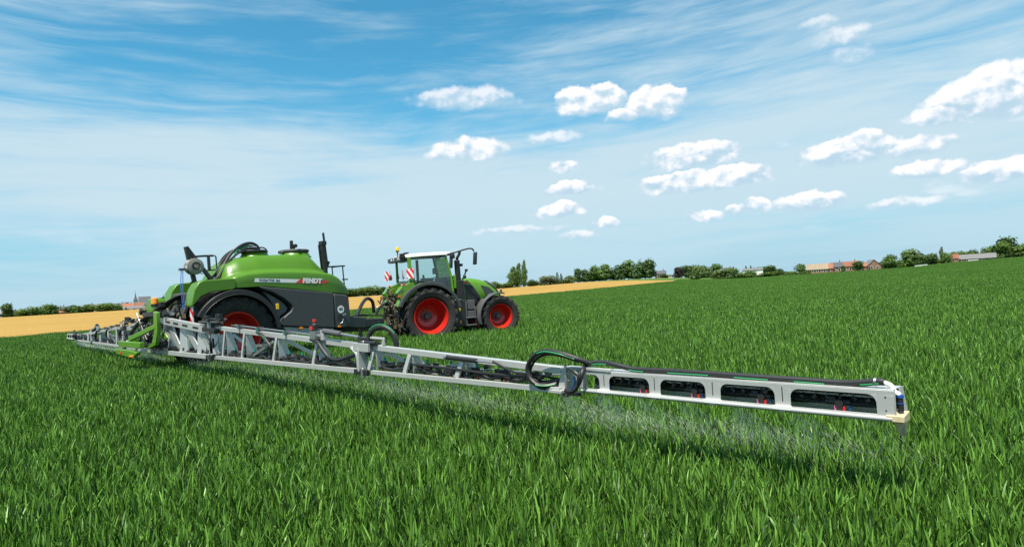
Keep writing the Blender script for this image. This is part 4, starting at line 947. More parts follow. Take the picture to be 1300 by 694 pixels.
# ---- the fine spray: droplet streaks falling in a fan from every nozzle, drifting a little towards the front
def spray(name, Pt, s0, s1, label, per, seed, wd0):
    rr_ = random.Random(seed); vs = []; fs = []
    s = s0
    while s < s1:
        gust = .75 + .75 * math.sin(s * 2.3 + seed) * math.sin(s * .8 + .5)
        gust *= .40 + .60 * min(1, max(0, (s - 7) / 6))
        for _ in range(int(per * max(.22, gust))):
            q = rr_.random() ** .8; a = rr_.uniform(-1, 1); b_ = rr_.gauss(0, 1)
            fall = .62 * q; sp_ = a * (.05 + .46 * q); d = .12 + b_ * (.012 + .05 * q) + 1.25 * q ** 1.2 * rr_.random() ** .5
            c = Pt(s + sp_, d, .72 - fall)
            dirn = (Pt(s + sp_ * 1.25, d + .05 * q, .72 - fall * 1.22) - c)
            L = rr_.uniform(.018, .05); dirn = dirn.normalized() * L if dirn.length > 1e-4 else Vector((0, 0, -L))
            az = rr_.uniform(0, math.pi); wv = Vector((math.cos(az), math.sin(az), 0)) * wd0 * rr_.uniform(.6, 1.4)
            o = len(vs); vs += [c - wv, c + wv, c + wv * .4 + dirn, c - wv * .4 + dirn]; fs.append((o, o + 1, o + 2, o + 3))
        s += .5
    me = bpy.data.meshes.new(name); me.from_pydata([tuple(v) for v in vs], [], fs)
    mm = bpy.data.materials.new('spray_droplets'); mm.use_nodes = True; t = NT(mm.node_tree); t.n.clear()
    df = t.new('ShaderNodeBsdfDiffuse'); df.inputs[0].default_value = (.95, .93, .78, 1); tl = t.new('ShaderNodeBsdfTranslucent'); tl.inputs[0].default_value = (.97, .95, .78, 1)
    mx = t.new('ShaderNodeMixShader'); mx.inputs[0].default_value = .5; t.l.new(df.outputs[0], mx.inputs[1]); t.l.new(tl.outputs[0], mx.inputs[2])
    tp = t.new('ShaderNodeBsdfTransparent'); m2 = t.new('ShaderNodeMixShader'); m2.inputs[0].default_value = .92; t.l.new(tp.outputs[0], m2.inputs[1]); t.l.new(mx.outputs[0], m2.inputs[2])
    o = t.new('ShaderNodeOutputMaterial'); t.l.new(m2.outputs[0], o.inputs[0]); me.materials.append(mm)
    ob = bpy.data.objects.new(name, me); COL.objects.link(ob); ob.location = sp.location; ob.rotation_euler = sp.rotation_euler
    tag(ob, label, 'spray mist', kind='stuff')
spray('spray_mist', PR, 1.1, 16.7, 'fine pale spray drifting down under the near wing of the boom', 1700, 4, .0010)
spray('spray_mist', PL, 2.1, 16.6, 'fine pale spray drifting down under the far wing of the boom', 1300, 9, .0019)

# ================================================================ THE TRACTOR
tr = empty('tractor', (-3.465, 23.269, 0), R(27), 'green tractor with red wheels and a white cab roof towing the sprayer through the crop', 'tractor')
for sy in (-1, 1):
    wheel('rear_wheel', tr, (0, sy * .95, 1.01), sy, 1.0, .63, .66, 19, .08, .30, .20)
    wheel('front_wheel', tr, (2.74, sy * .95, .82), sy, .77, .46, .54, 17, .065, .17, .24)
ch = MB(); ch.bar((-.9, 0, 1.0), (1.2, 0, .95), .6, .6); ch.bar((1.2, 0, .95), (3.2, 0, .95), .45, .5); ch.bar((0, -.6, 1.01), (0, .6, 1.01), .3, .3); ch.bar((2.74, -.72, .82), (2.74, .72, .82), .18, .2); ch.build('chassis', M['black'], tr, .03)
# hood
HK = [(1.18, .46, 1.30, 2.30), (1.5, .46, 1.28, 2.335), (2.0, .45, 1.28, 2.31), (2.4, .43, 1.28, 2.24), (2.7, .41, 1.27, 2.12), (2.95, .37, 1.26, 1.96), (3.12, .31, 1.25, 1.78), (3.2, .26, 1.25, 1.62)]
def hood_sec(x):
    wv, zb, zt = lerpk(HK, x)
    h = [(wv * .9, zb), (wv, zb + .1), (wv + .02, zb + (zt - zb) * .55), (wv - .01, zt - .20), (wv - .07, zt - .09), (wv - .18, zt - .03), (wv * .25, zt), (0, zt + .004)]
    return [Vector((x, -y, z)) for y, z in h] + [Vector((x, y, z)) for y, z in h[-2::-1]]
hb = MB(); hb.loft([hood_sec(x) for x in np.linspace(1.18, 3.2, 26)], M['green_paint']); hood = hb.build('hood', M['green_paint'], tr, sharp=45)
for sy in (-1, 1):
    g = MB(); y = sy * .466
    g.prism([(1.62, 2.08), (1.95, 2.03), (2.22, 1.62), (2.28, 1.34), (1.70, 1.34)], (0, y, 0), (1, 0, 0), (0, 0, 1), (0, sy * .012, 0), M['black'])
    g.prism([(2.30, 2.02), (2.62, 1.93), (2.82, 1.75), (2.86, 1.45), (2.55, 1.45), (2.50, 1.62)], (0, sy * .445, 0), (1, 0, 0), (0, 0, 1), (0, sy * .02, 0), M['dark'])
    g.build('hood_grille', M['dark'], hood, .008)
    d_ = MB(); d_.add([(1.36, sy * .452, 2.235), (1.80, sy * .452, 2.17), (1.86, sy * .452, 2.105), (1.45, sy * .458, 2.13)], [(0, 1, 2, 3)] if sy > 0 else [(3, 2, 1, 0)], M['red_lens']); dd = d_.build('red_decal', M['red_lens'], hood); dd.location = (0, sy * .012, 0)
g = MB(); g.loft([[Vector((x, y, z)) for x, y, z in ((a, -w_, b), (a + .02, -w_ * .6, c), (a + .02, w_ * .6, c), (a, w_, b), (a, w_, b - .06), (a, -w_, b - .06))] for a, w_, b, c in ((2.62, .36, 2.10, 2.19), (2.95, .33, 1.93, 2.0), (3.21, .26, 1.58, 1.66))], M['dark']); g.build('front_grille', M['dark'], hood, .01)
# cab frame
cab = MB(); G = M['green_paint']
YW = .78
for sy in (-1, 1):
    cab.tube([(.86, sy * .66, 3.16), (.94, sy * .70, 2.8), (1.02, sy * .74, 2.3), (1.06, sy * .76, 1.62)], .042, 8, G, smooth=4)
    cab.bar((-.56, sy * .72, 3.14), (-.54, sy * .78, 2.28), .10, .12, (1, 0, 0), G)
    cab.tube([(-.54, sy * .80, 2.30), (-.1, sy * .82, 2.26), (.35, sy * .82, 2.16), (.7, sy * .82, 1.95), (.95, sy * .80, 1.62)], .03, 6, M['black'], smooth=4)
    cab.bar((-.56, sy * .71, 3.15), (.87, sy * .66, 3.18), .07, .06, m=M['black'])
    cab.prism([(-.56, 2.26), (-.1, 2.24), (.35, 2.14), (.7, 1.93), (1.0, 1.6), (1.04, 1.30), (1.0, 1.30), (.97, 1.55), (.7, 1.86), (.35, 2.06), (0, 2.12), (-.56, 1.99)], (0, sy * .80, 0), (1, 0, 0), (0, 0, 1), (0, -sy * .06, 0), M['dark'])
cab.bar((.25, .80, 2.2), (.22, .72, 3.12), .07, .10, (1, 0, 0), M['black']); cab.bar((-.56, -.74, 3.14), (-.56, .74, 3.14), .07, .07, m=G); cab.bar((-.54, -.76, 2.26), (-.54, .76, 2.26), .06, .08, m=G); cab.box((-.50, 0, 1.85), (.12, 1.5, .78), m=G); cab.bar((.87, -.66, 3.16), (.87, .66, 3.16), .06, .07, m=M['black'])
cab.box((1.04, 0, 1.80), (.12, 1.4, .95), m=G)
cab_o = cab.build('cab_frame', G, tr, .01)
gl = MB(); Gm = M['glass']
for sy in (-1, 1):
    gl.add([(-.53, sy * .755, 2.30), (-.53, sy * .705, 3.11), (.86, sy * .665, 3.13), (.93, sy * .705, 2.8), (1.01, sy * .745, 2.3), (1.03, sy * .775, 1.62), (.7, sy * .79, 1.95), (.35, sy * .79, 2.16), (-.1, sy * .785, 2.26)], [tuple(range(9))], Gm)
gl.add([(-.56, -.70, 2.32), (-.56, .70, 2.32), (-.58, .67, 3.10), (-.58, -.67, 3.10)], [(0, 1, 2, 3)], Gm); gl.add([(1.05, -.72, 2.28), (1.05, .72, 2.28), (.90, .63, 3.12), (.90, -.63, 3.12)], [(0, 1, 2, 3)], Gm)
gl.build('cab_glass', Gm, cab_o)
ro = MB(); ro.loft([[Vector((x, -y * .0 + yy * wv, z + zz)) for yy, zz in ((-1, 0), (-1.0, .05), (-.94, .10), (-.7, .125), (0, .135), (.7, .125), (.94, .10), (1.0, .05), (1, 0))] for x, wv, z in ((-.72, .72, 3.13), (-.66, .77, 3.14), (0, .79, 3.17), (.7, .77, 3.19), (.98, .72, 3.19), (1.06, .66, 3.185))], M['white']); roof = ro.build('cab_roof', M['white'], tr, sharp=50)
lb = MB(); lb.bar((-.78, -.74, 3.10), (-.78, .80, 3.10), .16, .17, m=M['black']); lb.box((-.74, .95, 3.12), (.16, .20, .14), m=M['black']); lb.bar((-.8, .7, 3.12), (-.76, .95, 3.12), .05, .05, m=M['black'])
for y in (-.62, -.38, .15, .45): lb.box((-.865, y, 3.11), (.02, .17, .10), m=M['steel'])
lb.box((-.8, -.74, 3.20), (.18, .10, .16), m=M['black']); lb.box((-.55, -.5, 3.30), (.14, .1, .07), m=M['black']); lb.box((-.68, -.66, 3.27), (.12, .1, .07), m=M['black']); lb.build('light_bar', M['black'], tr, .012)
bc = MB(); bc.cyl((-.72, .05, 3.2), (-.72, .05, 3.42), .022, 8, M['black']); bc.lathe([(.05, .0), (.07, .05), (.06, .055)], (-.72, .05, 3.39), (0, 0, 1), 16, M['black']); bc.lathe([(.065, 0), (.065, .08), (.05, .13), (.001, .14)], (-.72, .05, 3.445), (0, 0, 1), 18, M['amber']); bc.build('beacon', M['amber'], tr)
# inside the cab
it = MB(); it.box((-.10, -.05, 2.10), (.55, .54, .18), m=M['seat']); it.bar((-.28, -.05, 2.15), (-.38, -.05, 2.80), .54, .16, (1, 0, 0), M['seat']); it.bar((-.39, -.05, 2.82), (-.41, -.05, 3.02), .32, .11, (1, 0, 0), M['seat']); it.box((-.1, -.36, 2.12), (.5, .10, .14), m=M['black']); it.box((0, 0, 1.6), (.9, 1.2, .2), m=M['black'])
it.build('driver_seat', M['seat'], cab_o, .03)
it = MB(); it.bar((.80, 0, 1.7), (.62, 0, 2.28), .10, .10, m=M['black']); it.lathe([(.19, -.012), (.205, 0), (.19, .012), (.178, 0), (.19, -.012)], (.58, 0, 2.36), (-.5, 0, .85), 28, M['black']); it.bar((.58, -.18, 2.36), (.58, .18, 2.36), .03, .02, m=M['black']); it.box((.88, 0, 2.15), (.16, .9, .44), m=M['dark']); it.box((.45, -.52, 2.62), (.05, .28, .22), m=M['black']); it.box((.15, -.52, 2.30), (.45, .16, .16), m=M['grey']); it.bar((.05, -.5, 2.3), (.02, -.5, 2.5), .06, .06, m=M['grey']); it.bar((-.45, .5, 2.3), (-.45, .5, 3.0), .1, .2, m=M['dark']); it.bar((.35, -.5, 2.0), (.5, -.54, 2.4), .03, .03, m=M['black']); it.build('steering_wheel', M['black'], cab_o)
# rear fenders
for sy in (-1, 1):
    f = MB(); prof = [(1.09, .0), (1.10, -.02), (1.19, -.02), (1.21, .02), (1.20, .18), (1.18, .20), (1.16, .18), (1.16, .03), (1.10, .03), (1.09, .0)]
    s0, s1 = (R(14), R(160)) if sy > 0 else (-R(14), -R(160))
    f.lathe(prof, (-.02, sy * 1.25, 1.02), (0, -sy, 0), 48, M['dark'], a0=s0, a1=s1, ref=(1, 0, 0)); f.lathe([(.62, .63), (1.17, .63), (1.17, .655), (.62, .655), (.62, .63)], (-.02, sy * 1.25, 1.02), (0, -sy, 0), 40, M['black'], a0=s0, a1=s1, ref=(1, 0, 0)); fo = f.build('rear_fender', M['dark'], tr, sharp=40)
    f = MB(); s0, s1 = (R(35), R(160)) if sy > 0 else (-R(35), -R(160))
    f.lathe([(1.13, .18), (1.175, .18), (1.19, .2), (1.20, .56), (1.13, .56)], (-.02, sy * 1.25, 1.02), (0, -sy, 0), 40, G, a0=s0, a1=s1, ref=(1, 0, 0))
    f.prism([(-1.02, 1.60), (-1.12, 1.90), (-.95, 2.10), (-.5, 2.28), (-.4, 1.9), (-.6, 1.5)], (0, sy * 1.02, 0), (1, 0, 0), (0, 0, 1), (0, -sy * .36, 0), G)
    f.build('fender_top', G, fo, sharp=40)
    l_ = MB(); l_.box((-1.09, sy * 1.10, 1.78), (.05, .16, .07), m=M['red_lens']); l_.box((-.86, sy * .86, 2.17), (.10, .24, .05), m=M['stripes']); l_.build('tail_lamp', M['red_lens'], fo, .008)
    wb = MB(); wb.box((-.62 - (.25 if sy > 0 else 0), sy * 1.0, 2.56), (.03, .28, .36), Matrix.Rotation(R(42) * (1 if sy < 0 else .6), 3, 'Z'), M['stripes']); wb.bar((-.6 - (.25 if sy > 0 else 0), sy * .85, 2.45), (-.6 - (.25 if sy > 0 else 0), sy * 1.0, 2.5), .03, .03, m=M['black']); wb.build('warning_board', M['stripes'], tr)
text_part('lettering', '724', .15, Matrix.Translation((-1.0, -1.0235, 1.92)) @ Matrix.Rotation(R(-33), 4, 'Y') @ Matrix.Rotation(R(90), 4, 'X'), M['ink'], tr, .004, .1, .001)
mm = MB(); mm.tube([(-.7, 1.0, 2.45), (-.72, 1.1, 2.6)], .02, 6, M['black']); mm.box((-.7, 1.2, 2.5), (.06, .16, .2), m=M['black']); mm.build('rear_mirror', M['black'], tr, .01)
# front fenders
for sy in (-1, 1):
    f = MB(); s0, s1 = (R(78), R(196)) if sy > 0 else (-R(78), -R(196))
    f.lathe([(.83, .0), (.87, -.015), (.885, .03), (.885, .48), (.87, .50), (.85, .48), (.85, .04), (.83, .02), (.83, 0)], (2.74, sy * 1.2, .82), (0, -sy, 0), 30, M['grey'], a0=s0, a1=s1, ref=(1, 0, 0)); f.build('front_fender', M['grey'], tr, sharp=40)
m_ = MB(); m_.cyl((2.9, -.9, 1.70), (2.92, -.92, 1.80), .05, 10, M['grey']); m_.build('marker_post', M['grey'], tr)
# exhaust stack, mirror arms, lamps
ex = MB(); ex.bar((1.32, -.66, 1.36), (1.32, -.66, 2.22), .36, .30, (1, 0, 0), M['black']); ex.cyl((1.31, -.66, 2.2), (1.29, -.68, 2.98), .105, 16, M['black']); ex.tube([(1.29, -.68, 2.96), (1.31, -.70, 3.08), (1.38, -.72, 3.20), (1.40, -.73, 3.30)], .055, 10, M['black'], smooth=4); ex.box((1.45, -.70, 2.80), (.10, .08, .10), m=M['black']); ex.build('exhaust', M['black'], tr, .015)
for sy in (-1, 1):
    ma = MB(); ma.tube([(.96, sy * .72, 3.20), (1.25, sy * .85, 3.28), (1.55, sy * 1.02, 3.36), (1.72, sy * 1.14, 3.36), (1.78, sy * 1.18, 3.26)], .030, 8, M['black'], smooth=4); ma.bar((.92, sy * .7, 3.19), (1.15, sy * .78, 3.24), .10, .08, m=M['black']); ma.build('mirror_arm', M['black'], tr)
    mi = MB(); mi.box((1.80, sy * 1.20, 3.0), (.09, .22, .46), Matrix.Rotation(R(6), 3, 'Y'), M['black']); mi.build('mirror', M['black'], tr, .03)
    la = MB(); la.box((1.08, sy * .78, 3.12), (.16, .16, .15), m=M['black']); la.bar((1.05, sy * .74, 3.2), (1.06, sy * .78, 3.14), .05, .05, m=M['black']); la.build('work_lamp', M['black'], tr, .02)
m_ = MB(); m_.bar((1.52, -.55, 2.25), (1.60, -.62, 2.42), .05, .05, m=M['black']); m_.cyl((1.55, -.60, 2.36), (1.64, -.62, 2.38), .075, 12, M['black']); m_.bar((1.6, -.62, 2.44), (1.67, -.62, 2.60), .04, .05, m=M['black']); m_.box((1.67, -.62, 2.60), (.09, .10, .09), m=M['black']); m_.build('hood_lamp', M['black'], tr, .01)
# steps, tank and tool box between the wheels
st = MB(); st.box((1.22, -.62, 1.02), (.62, .62, 1.0), m=M['black']); st.box((1.10, -.74, 1.50), (.42, .42, .12), m=M['dark']); st.build('fuel_tank', M['black'], tr, .05)
st = MB(); st.box((1.66, -.74, 1.32), (.28, .40, .34), m=M['grey']); st.box((1.63, -.72, .98), (.30, .42, .24), m=M['grey']); st.bar((1.45, -.93, 1.45), (1.45, -.93, .55), .06, .04, m=M['grey']); st.bar((1.80, -.93, 1.25), (1.80, -.93, .60), .06, .04, m=M['grey'])
for z in (.58, .85): st.box((1.62, -.92, z), (.40, .20, .05), m=M['grey'])
st.build('step', M['grey'], tr, .012)
for lx, ly, lz, q_ in ((1.18, -.945, 1.16, 'amber'), (1.20, -.945, .72, 'orange'), (1.92, -.80, .78, 'red_lens')):
    st = MB(); st.box((lx, ly, lz), (.07, .025, .11), m=M[q_]); st.build('side_marker', M[q_], tr, .006)
rv = MB(); rv.box((1.12, -.80, 2.2), (.06, .12, .5), m=G); rv.box((1.10, -.6, 2.36), (.12, .3, .10), m=M['black']); rv.build('air_intake', G, tr, .01)
# rear hitch
rh = MB(); rnd = random.Random(8)
for sy in (-1, 1):
    rh.bar((-.5, sy * .42, .75), (-1.45, sy * .44, .72), .07, .11, m=M['clay']); rh.bar((-.45, sy * .36, 1.55), (-1.05, sy * .42, 1.50), .08, .10, m=M['black']); rh.bar((-1.05, sy * .42, 1.5), (-1.1, sy * .44, .76), .05, .05, m=M['clay']); rh.cyl((-.5, sy * .5, 1.0), (-.95, sy * .45, 1.48), .05, 10, M['black'])
rh.bar((-.6, 0, 1.62), (-1.3, 0, 1.5), .08, .08, m=M['black']); rh.bar((-.5, 0, .62), (-1.35, 0, .62), .12, .06, m=M['black']); rh.box((-.66, 0, 1.05), (.35, .6, .8), m=M['black'])
for k in range(120):
    a = Vector((rnd.uniform(-1.3, -.55), rnd.uniform(-.75, .8), rnd.uniform(.5, 1.95))); d = Vector((rnd.gauss(0, .14), rnd.gauss(0, .12), rnd.gauss(0, .16)))
    mm_ = M[rnd.choice(['black', 'black', 'clay', 'clay', 'hose', 'steel'])]
    if rnd.random() < .5: rh.tube([a, a + d * .5 + Vector((-.05, 0, .05)), a + d], rnd.uniform(.012, .03), 6, mm_, smooth=3)
    else: rh.box(a, (rnd.uniform(.04, .13), rnd.uniform(.04, .13), rnd.uniform(.05, .18)), Matrix.Rotation(rnd.uniform(-.7, .7), 3, 'Y'), mm_)
rh.build('rear_hitch', M['black'], tr)
ca = MB(); ca.tube([(-.7, .0, 1.55), (-1.1, -.05, 1.62), (-1.5, -.1, 1.45), (-1.7, -.1, 1.15)], .045, 8, M['black'], smooth=5); ca.build('cable_arch', M['black'], tr)

# ================================================================ TREES, HOUSES AND SMALL THINGS ON THE SKYLINE
def ground_at(px, D):
    """point on the land seen in the photo's column px, D metres away"""
    x = (px - 650) / FPX * D
    return x, D, float(terrain(x, D))
leaf_dark = leaf_mat('leaf_dark', (.022, .055, .010), (.075, .135, .024), .25, .2, .6, .1)
leaf_mid = leaf_mat('leaf_mid', (.040, .088, .014), (.13, .21, .035), .28, .2, .6, .1)
leaf_pale = leaf_mat('leaf_pale', (.075, .125, .035), (.16, .23, .075), .28, .2, .6, .1)
leaf_grey = leaf_mat('leaf_grey', (.080, .110, .055), (.17, .20, .11), .25, .2, .6, .1)
leaf_purple = leaf_mat('leaf_purple', (.025, .014, .018), (.055, .030, .034), .2, .2, .6, .1)
bark = mat('bark', (.075, .055, .038), .9, var=.3, scale=2)
def crown_mesh(name, material, seed, shape, n, leaf):
    """unit crown: height 1, width 1; loose lobes filled with leaf-clump faces"""
    rnd = random.Random(seed); lobes = []
    if shape == 'round':
        for _ in range(11):
            a = rnd.uniform(0, 6.28); r_ = rnd.uniform(.0, .30); z = rnd.uniform(.12, .80)
            k = 1.0 - abs(z - .5) * .9; lobes.append((r_ * k * math.cos(a), r_ * k * math.sin(a), z, rnd.uniform(.18, .28), rnd.uniform(.16, .24)))
    elif shape == 'broad':
        for _ in range(13):
            a = rnd.uniform(0, 6.28); r_ = rnd.uniform(.05, .36); lobes.append((r_ * math.cos(a), r_ * math.sin(a), rnd.uniform(.12, .74) - r_ * .2, rnd.uniform(.16, .25), rnd.uniform(.2, .3)))
    elif shape == 'hedge':
        for i in range(16): lobes.append((-.46 + .92 * i / 15, rnd.uniform(-.15, .15), rnd.uniform(.2, .5), .07, rnd.uniform(.25, .45)))
    elif shape == 'poplar':
        for i in range(12):
            z = .10 + .80 * i / 11; k = .30 * (1 - (max(0, z - .45) / .62) ** 1.6); lobes.append((rnd.uniform(-.07, .07), rnd.uniform(-.07, .07), z, max(.12, k), .085))
    elif shape == 'conifer':
        for i in range(10):
            z = .08 + .84 * i / 9; lobes.append((rnd.uniform(-.04, .04), rnd.uniform(-.04, .04), z, .42 * (1.02 - z) + .04, .08))
    else:  # bush
        for _ in range(9):
            a = rnd.uniform(0, 6.28); r_ = rnd.uniform(.0, .32); lobes.append((r_ * math.cos(a), r_ * math.sin(a), rnd.uniform(.15, .62) - r_ * .3, rnd.uniform(.16, .24), rnd.uniform(.22, .36)))
    vs = []; fs = []; ti = []
    tot = sum(l[3] ** 2 * l[4] for l in lobes) ; 
    for (cx, cy, cz, r_, h_) in lobes:
        lt = rnd.uniform(-.18, .18)
        m_ = int(n * max(.5 / len(lobes), r_ ** 2 * h_ / tot))
        for _ in range(m_):
            d = Vector((rnd.gauss(0, 1), rnd.gauss(0, 1), rnd.gauss(0, 1))).normalized(); q = rnd.random() ** .38 * (1.08 if rnd.random() < .9 else 1.3)
            c = Vector((cx + d.x * r_ * q, cy + d.y * r_ * q, cz + d.z * h_ * q))
            if c.z < .015: continue
            nn = (d + Vector((rnd.gauss(0, .5), rnd.gauss(0, .5), rnd.gauss(.25, .5)))).normalized()
            a_ = nn.orthogonal().normalized(); b_ = nn.cross(a_); t_ = rnd.uniform(0, 6.28); s_ = leaf * rnd.uniform(.55, 1.3)
            u_ = (a_ * math.cos(t_) + b_ * math.sin(t_)) * s_; v_ = (b_ * math.cos(t_) - a_ * math.sin(t_)) * s_ * rnd.uniform(.5, .9)
            o = len(vs); vs += [c - u_, c - v_ * .8, c + u_ * .9, c + v_]; fs.append((o, o + 1, o + 2, o + 3)); ti.append(min(1, max(0, rnd.gauss(.5, .22) + lt)))
    me = bpy.data.meshes.new(name); me.from_pydata([tuple(v) for v in vs], [], fs); me.materials.append(material)
    at = me.attributes.new('tint', 'FLOAT', 'FACE'); at.data.foreach_set('value', ti); return me
CR = {}
def crown(shape, mt, k):
    key = (shape, mt.name, k)
    if key not in CR: CR[key] = crown_mesh('crown', mt, len(CR) * 13 + 5, shape, 1900 if shape != 'conifer' else 900, {'poplar': .040, 'conifer': .045}.get(shape, .050))
    return CR[key]
def trunk_mesh():
    t = MB(); t.tube([(0, 0, 0), (.01, .0, .25), (-.01, .01, .55), (.0, .0, .9)], [.035, .026, .018, .006], 7, bark)
    for a, z in ((.4, .3), (2.2, .36), (3.9, .42), (5.2, .5), (1.3, .55)): t.tube([(0, 0, z), (.12 * math.cos(a), .12 * math.sin(a), z + .12), (.24 * math.cos(a), .24 * math.sin(a), z + .2)], [.014, .009, .004], 5, bark)
    return t.mesh('trunk')
TRK = trunk_mesh()
TR_ = random.Random(21)
def tree(name, px, D, wpx, hpx, shape, mt, label, group=None, cat='tree', lift=.0, sink=0.0, lean=0.0):
    x, y, z = ground_at(px, D); hh = hpx * D / FPX; ww = wpx * D / FPX
    o = empty(name, (x, y, z - sink), TR_.uniform(0, 6.28) if not lean else 0, label, cat, group)
    if lean: o.rotation_euler = (0, lean, 0)
    low = 0.0 if cat in ('bush', 'hedge') else lift
    if shape == 'hedge': o.rotation_euler = (0, 0, -math.atan2(x, y))
    c = bpy.data.objects.new('crown', crown(shape, mt, TR_.randrange(4))); COL.objects.link(c); c.parent = o
    c.scale = (ww * 1.22, ww * 1.22, hh * (1 - low) * 1.03); c.location = (0, 0, hh * low)
    if shape == 'hedge': c.scale = (ww, min(ww, 6.0), hh * 1.1); return o
    t = bpy.data.objects.new('trunk', TRK); COL.objects.link(t); t.parent = o
    s_ = min(ww, hh) * 1.0; t.scale = (s_ * .8, s_ * .8, hh * .8)
    return o
T = tree
dk, md_, pl_, gy = leaf_dark, leaf_mid, leaf_pale, leaf_grey
# behind the ripe field, far left
T('broadleaf_tree', 8, 415, 18, 18, 'round', dk, 'dark round tree at the far left edge, behind the ripe golden field')
T('bush', 26, 410, 22, 11, 'bush', md_, 'low mid green bush right of the dark tree at the left edge', cat='bush')
T('broadleaf_tree', 42, 412, 22, 13, 'broad', md_, 'left half of the green tree pair between two dark roofs at far left')
T('broadleaf_tree', 60, 415, 24, 15, 'broad', md_, 'right and taller half of the green tree pair at far left')
T('broadleaf_tree', 88, 415, 18, 11, 'broad', dk, 'small dark tree beside the dark roofed house behind the ripe field')
T('broadleaf_tree', 106, 413, 22, 11, 'broad', md_, 'low green tree left of the cream house behind the ripe field')
T('broadleaf_tree', 134, 410, 30, 12, 'broad', md_, 'wide green tree right of the cream house, below the village roofs')
T('broadleaf_tree', 159, 520, 12, 11, 'round', dk, 'small dark tree poking up left of the church spire')
T('broadleaf_tree', 213, 380, 30, 20, 'round', dk, 'round dark green tree behind the orange beacon and hoses of the sprayer')
T('broadleaf_tree', 196, 410, 20, 10, 'broad', md_, 'low tree between the village roofs and the sprayer')
# seen between the machines
T('broadleaf_tree', 444, 400, 26, 12, 'broad', md_, 'low green tree just right of the sprayer tank, before the tractor')
T('broadleaf_tree', 463, 400, 30, 14, 'broad', md_, 'wide green tree left of the tractor cab on the skyline')
T('broadleaf_tree', 484, 410, 24, 12, 'broad', dk, 'dark tree directly behind the rear of the tractor')
# middle
T('bush', 612, 360, 22, 10, 'bush', md_, 'green bush right behind the tractor hood', cat='bush')
T('bush', 628, 360, 22, 11, 'bush', pl_, 'pale green bush between the tractor and the poplars', cat='bush')
T('bush', 641, 365, 18, 9, 'bush', md_, 'dark bush at the foot of the left poplar', cat='bush')
G1 = 'tall poplars behind the ripe field'
T('poplar', 649, 370, 17, 27, 'poplar', md_, 'shortest and leftmost of the three tall poplars', G1, lean=R(5))
T('poplar', 656, 372, 14, 31, 'poplar', md_, 'middle one of the three tall poplars', G1, lean=R(5))
T('poplar', 664, 370, 11, 34, 'poplar', md_, 'tallest, slimmest and rightmost of the three tall poplars', G1, lean=R(5))
T('bush', 675, 365, 16, 10, 'bush', dk, 'small dark bush right beside the slimmest poplar', cat='bush')
T('broadleaf_tree', 694, 370, 27, 14, 'broad', gy, 'pale grey green rounded tree right of the poplars')
T('conifer', 707, 372, 9, 15, 'conifer', dk, 'left one of two small dark conifers right of the grey green tree', 'small dark conifers')
T('conifer', 712, 374, 8, 13, 'conifer', dk, 'right one of two small dark conifers right of the grey green tree', 'small dark conifers')
T('bush', 722, 372, 20, 11, 'bush', pl_, 'pale bush between the dark conifers and the dark row of trees', cat='bush')
G2 = 'dense dark row of trees behind the ripe field'
for i, (px, w_, h_, sh, mt, lb_) in enumerate((
    (733, 13, 18, 'round', dk, 'first tree on the left of the dense dark row, narrow and dark'),
    (743, 13, 17, 'round', dk, 'second tree from the left in the dense dark row, low and narrow'),
    (754, 19, 20, 'round', md_, 'third tree from the left in the dense dark row, lighter green and round'),
    (768, 21, 21, 'round', md_, 'fourth tree from the left in the dense dark row, mid green and broad'),
    (783, 21, 22, 'broad', dk, 'fifth tree from the left in the dense dark row, broad and dark'),
    (797, 23, 24, 'round', md_, 'sixth tree from the left in the dense dark row, the greenest top'),
    (811, 22, 24, 'broad', dk, 'second tree from the right in the dense dark row'),
    (824, 18, 25, 'round', dk, 'tallest dark tree closing the right end of the dense row'))):
    T('broadleaf_tree', px, 400 + (i % 3) * 4, w_ * 1.12, h_, sh, mt, lb_, G2)
T('hedge', 845, 420, 22, 5, 'bush', dk, 'low dark hedge between the dense row and the purple tree', cat='hedge')
T('copper_beech', 860, 410, 16, 17, 'round', leaf_purple, 'dark purple leaved tree left of the round green trees')
T('broadleaf_tree', 871, 412, 22, 16, 'round', dk, 'dark green tree just right of the purple tree')
T('broadleaf_tree', 881, 425, 23, 18, 'broad', md_, 'green tree behind the round bush, right of the dark one')
T('broadleaf_tree', 894, 425, 14, 17, 'round', dk, 'narrow dark tree behind and right of the round bush')
T('bush', 885, 300, 26, 17, 'round', pl_, 'large round light green bush standing alone at the edge of the meadow', cat='bush')
T('broadleaf_tree', 909, 330, 17, 19, 'round', md_, 'upright green tree right of the lone round bush')
T('broadleaf_tree', 925, 325, 28, 15, 'broad', pl_, 'broad light green tree left of the white barn')
T('conifer', 931, 400, 8, 14, 'conifer', dk, 'dark conifer tip rising behind the broad light tree')
T('bush', 941, 325, 15, 9, 'bush', md_, 'small bush below the left end of the white barn', cat='bush')
T('bush', 952, 320, 18, 11, 'bush', md_, 'mid green bush in front of the white barn', cat='bush')
T('conifer', 947, 430, 7, 14, 'conifer', dk, 'left one of the two dark conifers behind the white barn', 'conifers behind the white barn')
T('conifer', 953, 430, 7, 14, 'conifer', dk, 'right one of the two dark conifers behind the white barn', 'conifers behind the white barn')
T('broadleaf_tree', 963, 425, 21, 13, 'broad', md_, 'green tree behind the right half of the white barn')
T('broadleaf_tree', 978, 420, 22, 13, 'round', dk, 'round dark tree right of the white barn')
T('bush', 974, 318, 21, 7, 'bush', md_, 'low bush in the meadow below the round dark tree', cat='bush')
T('bush', 989, 318, 14, 10, 'round', dk, 'compact dark bush right of the low meadow bush', cat='bush')
T('hedge', 1003, 325, 22, 5, 'bush', pl_, 'low pale hedge left of the blue car', cat='hedge')
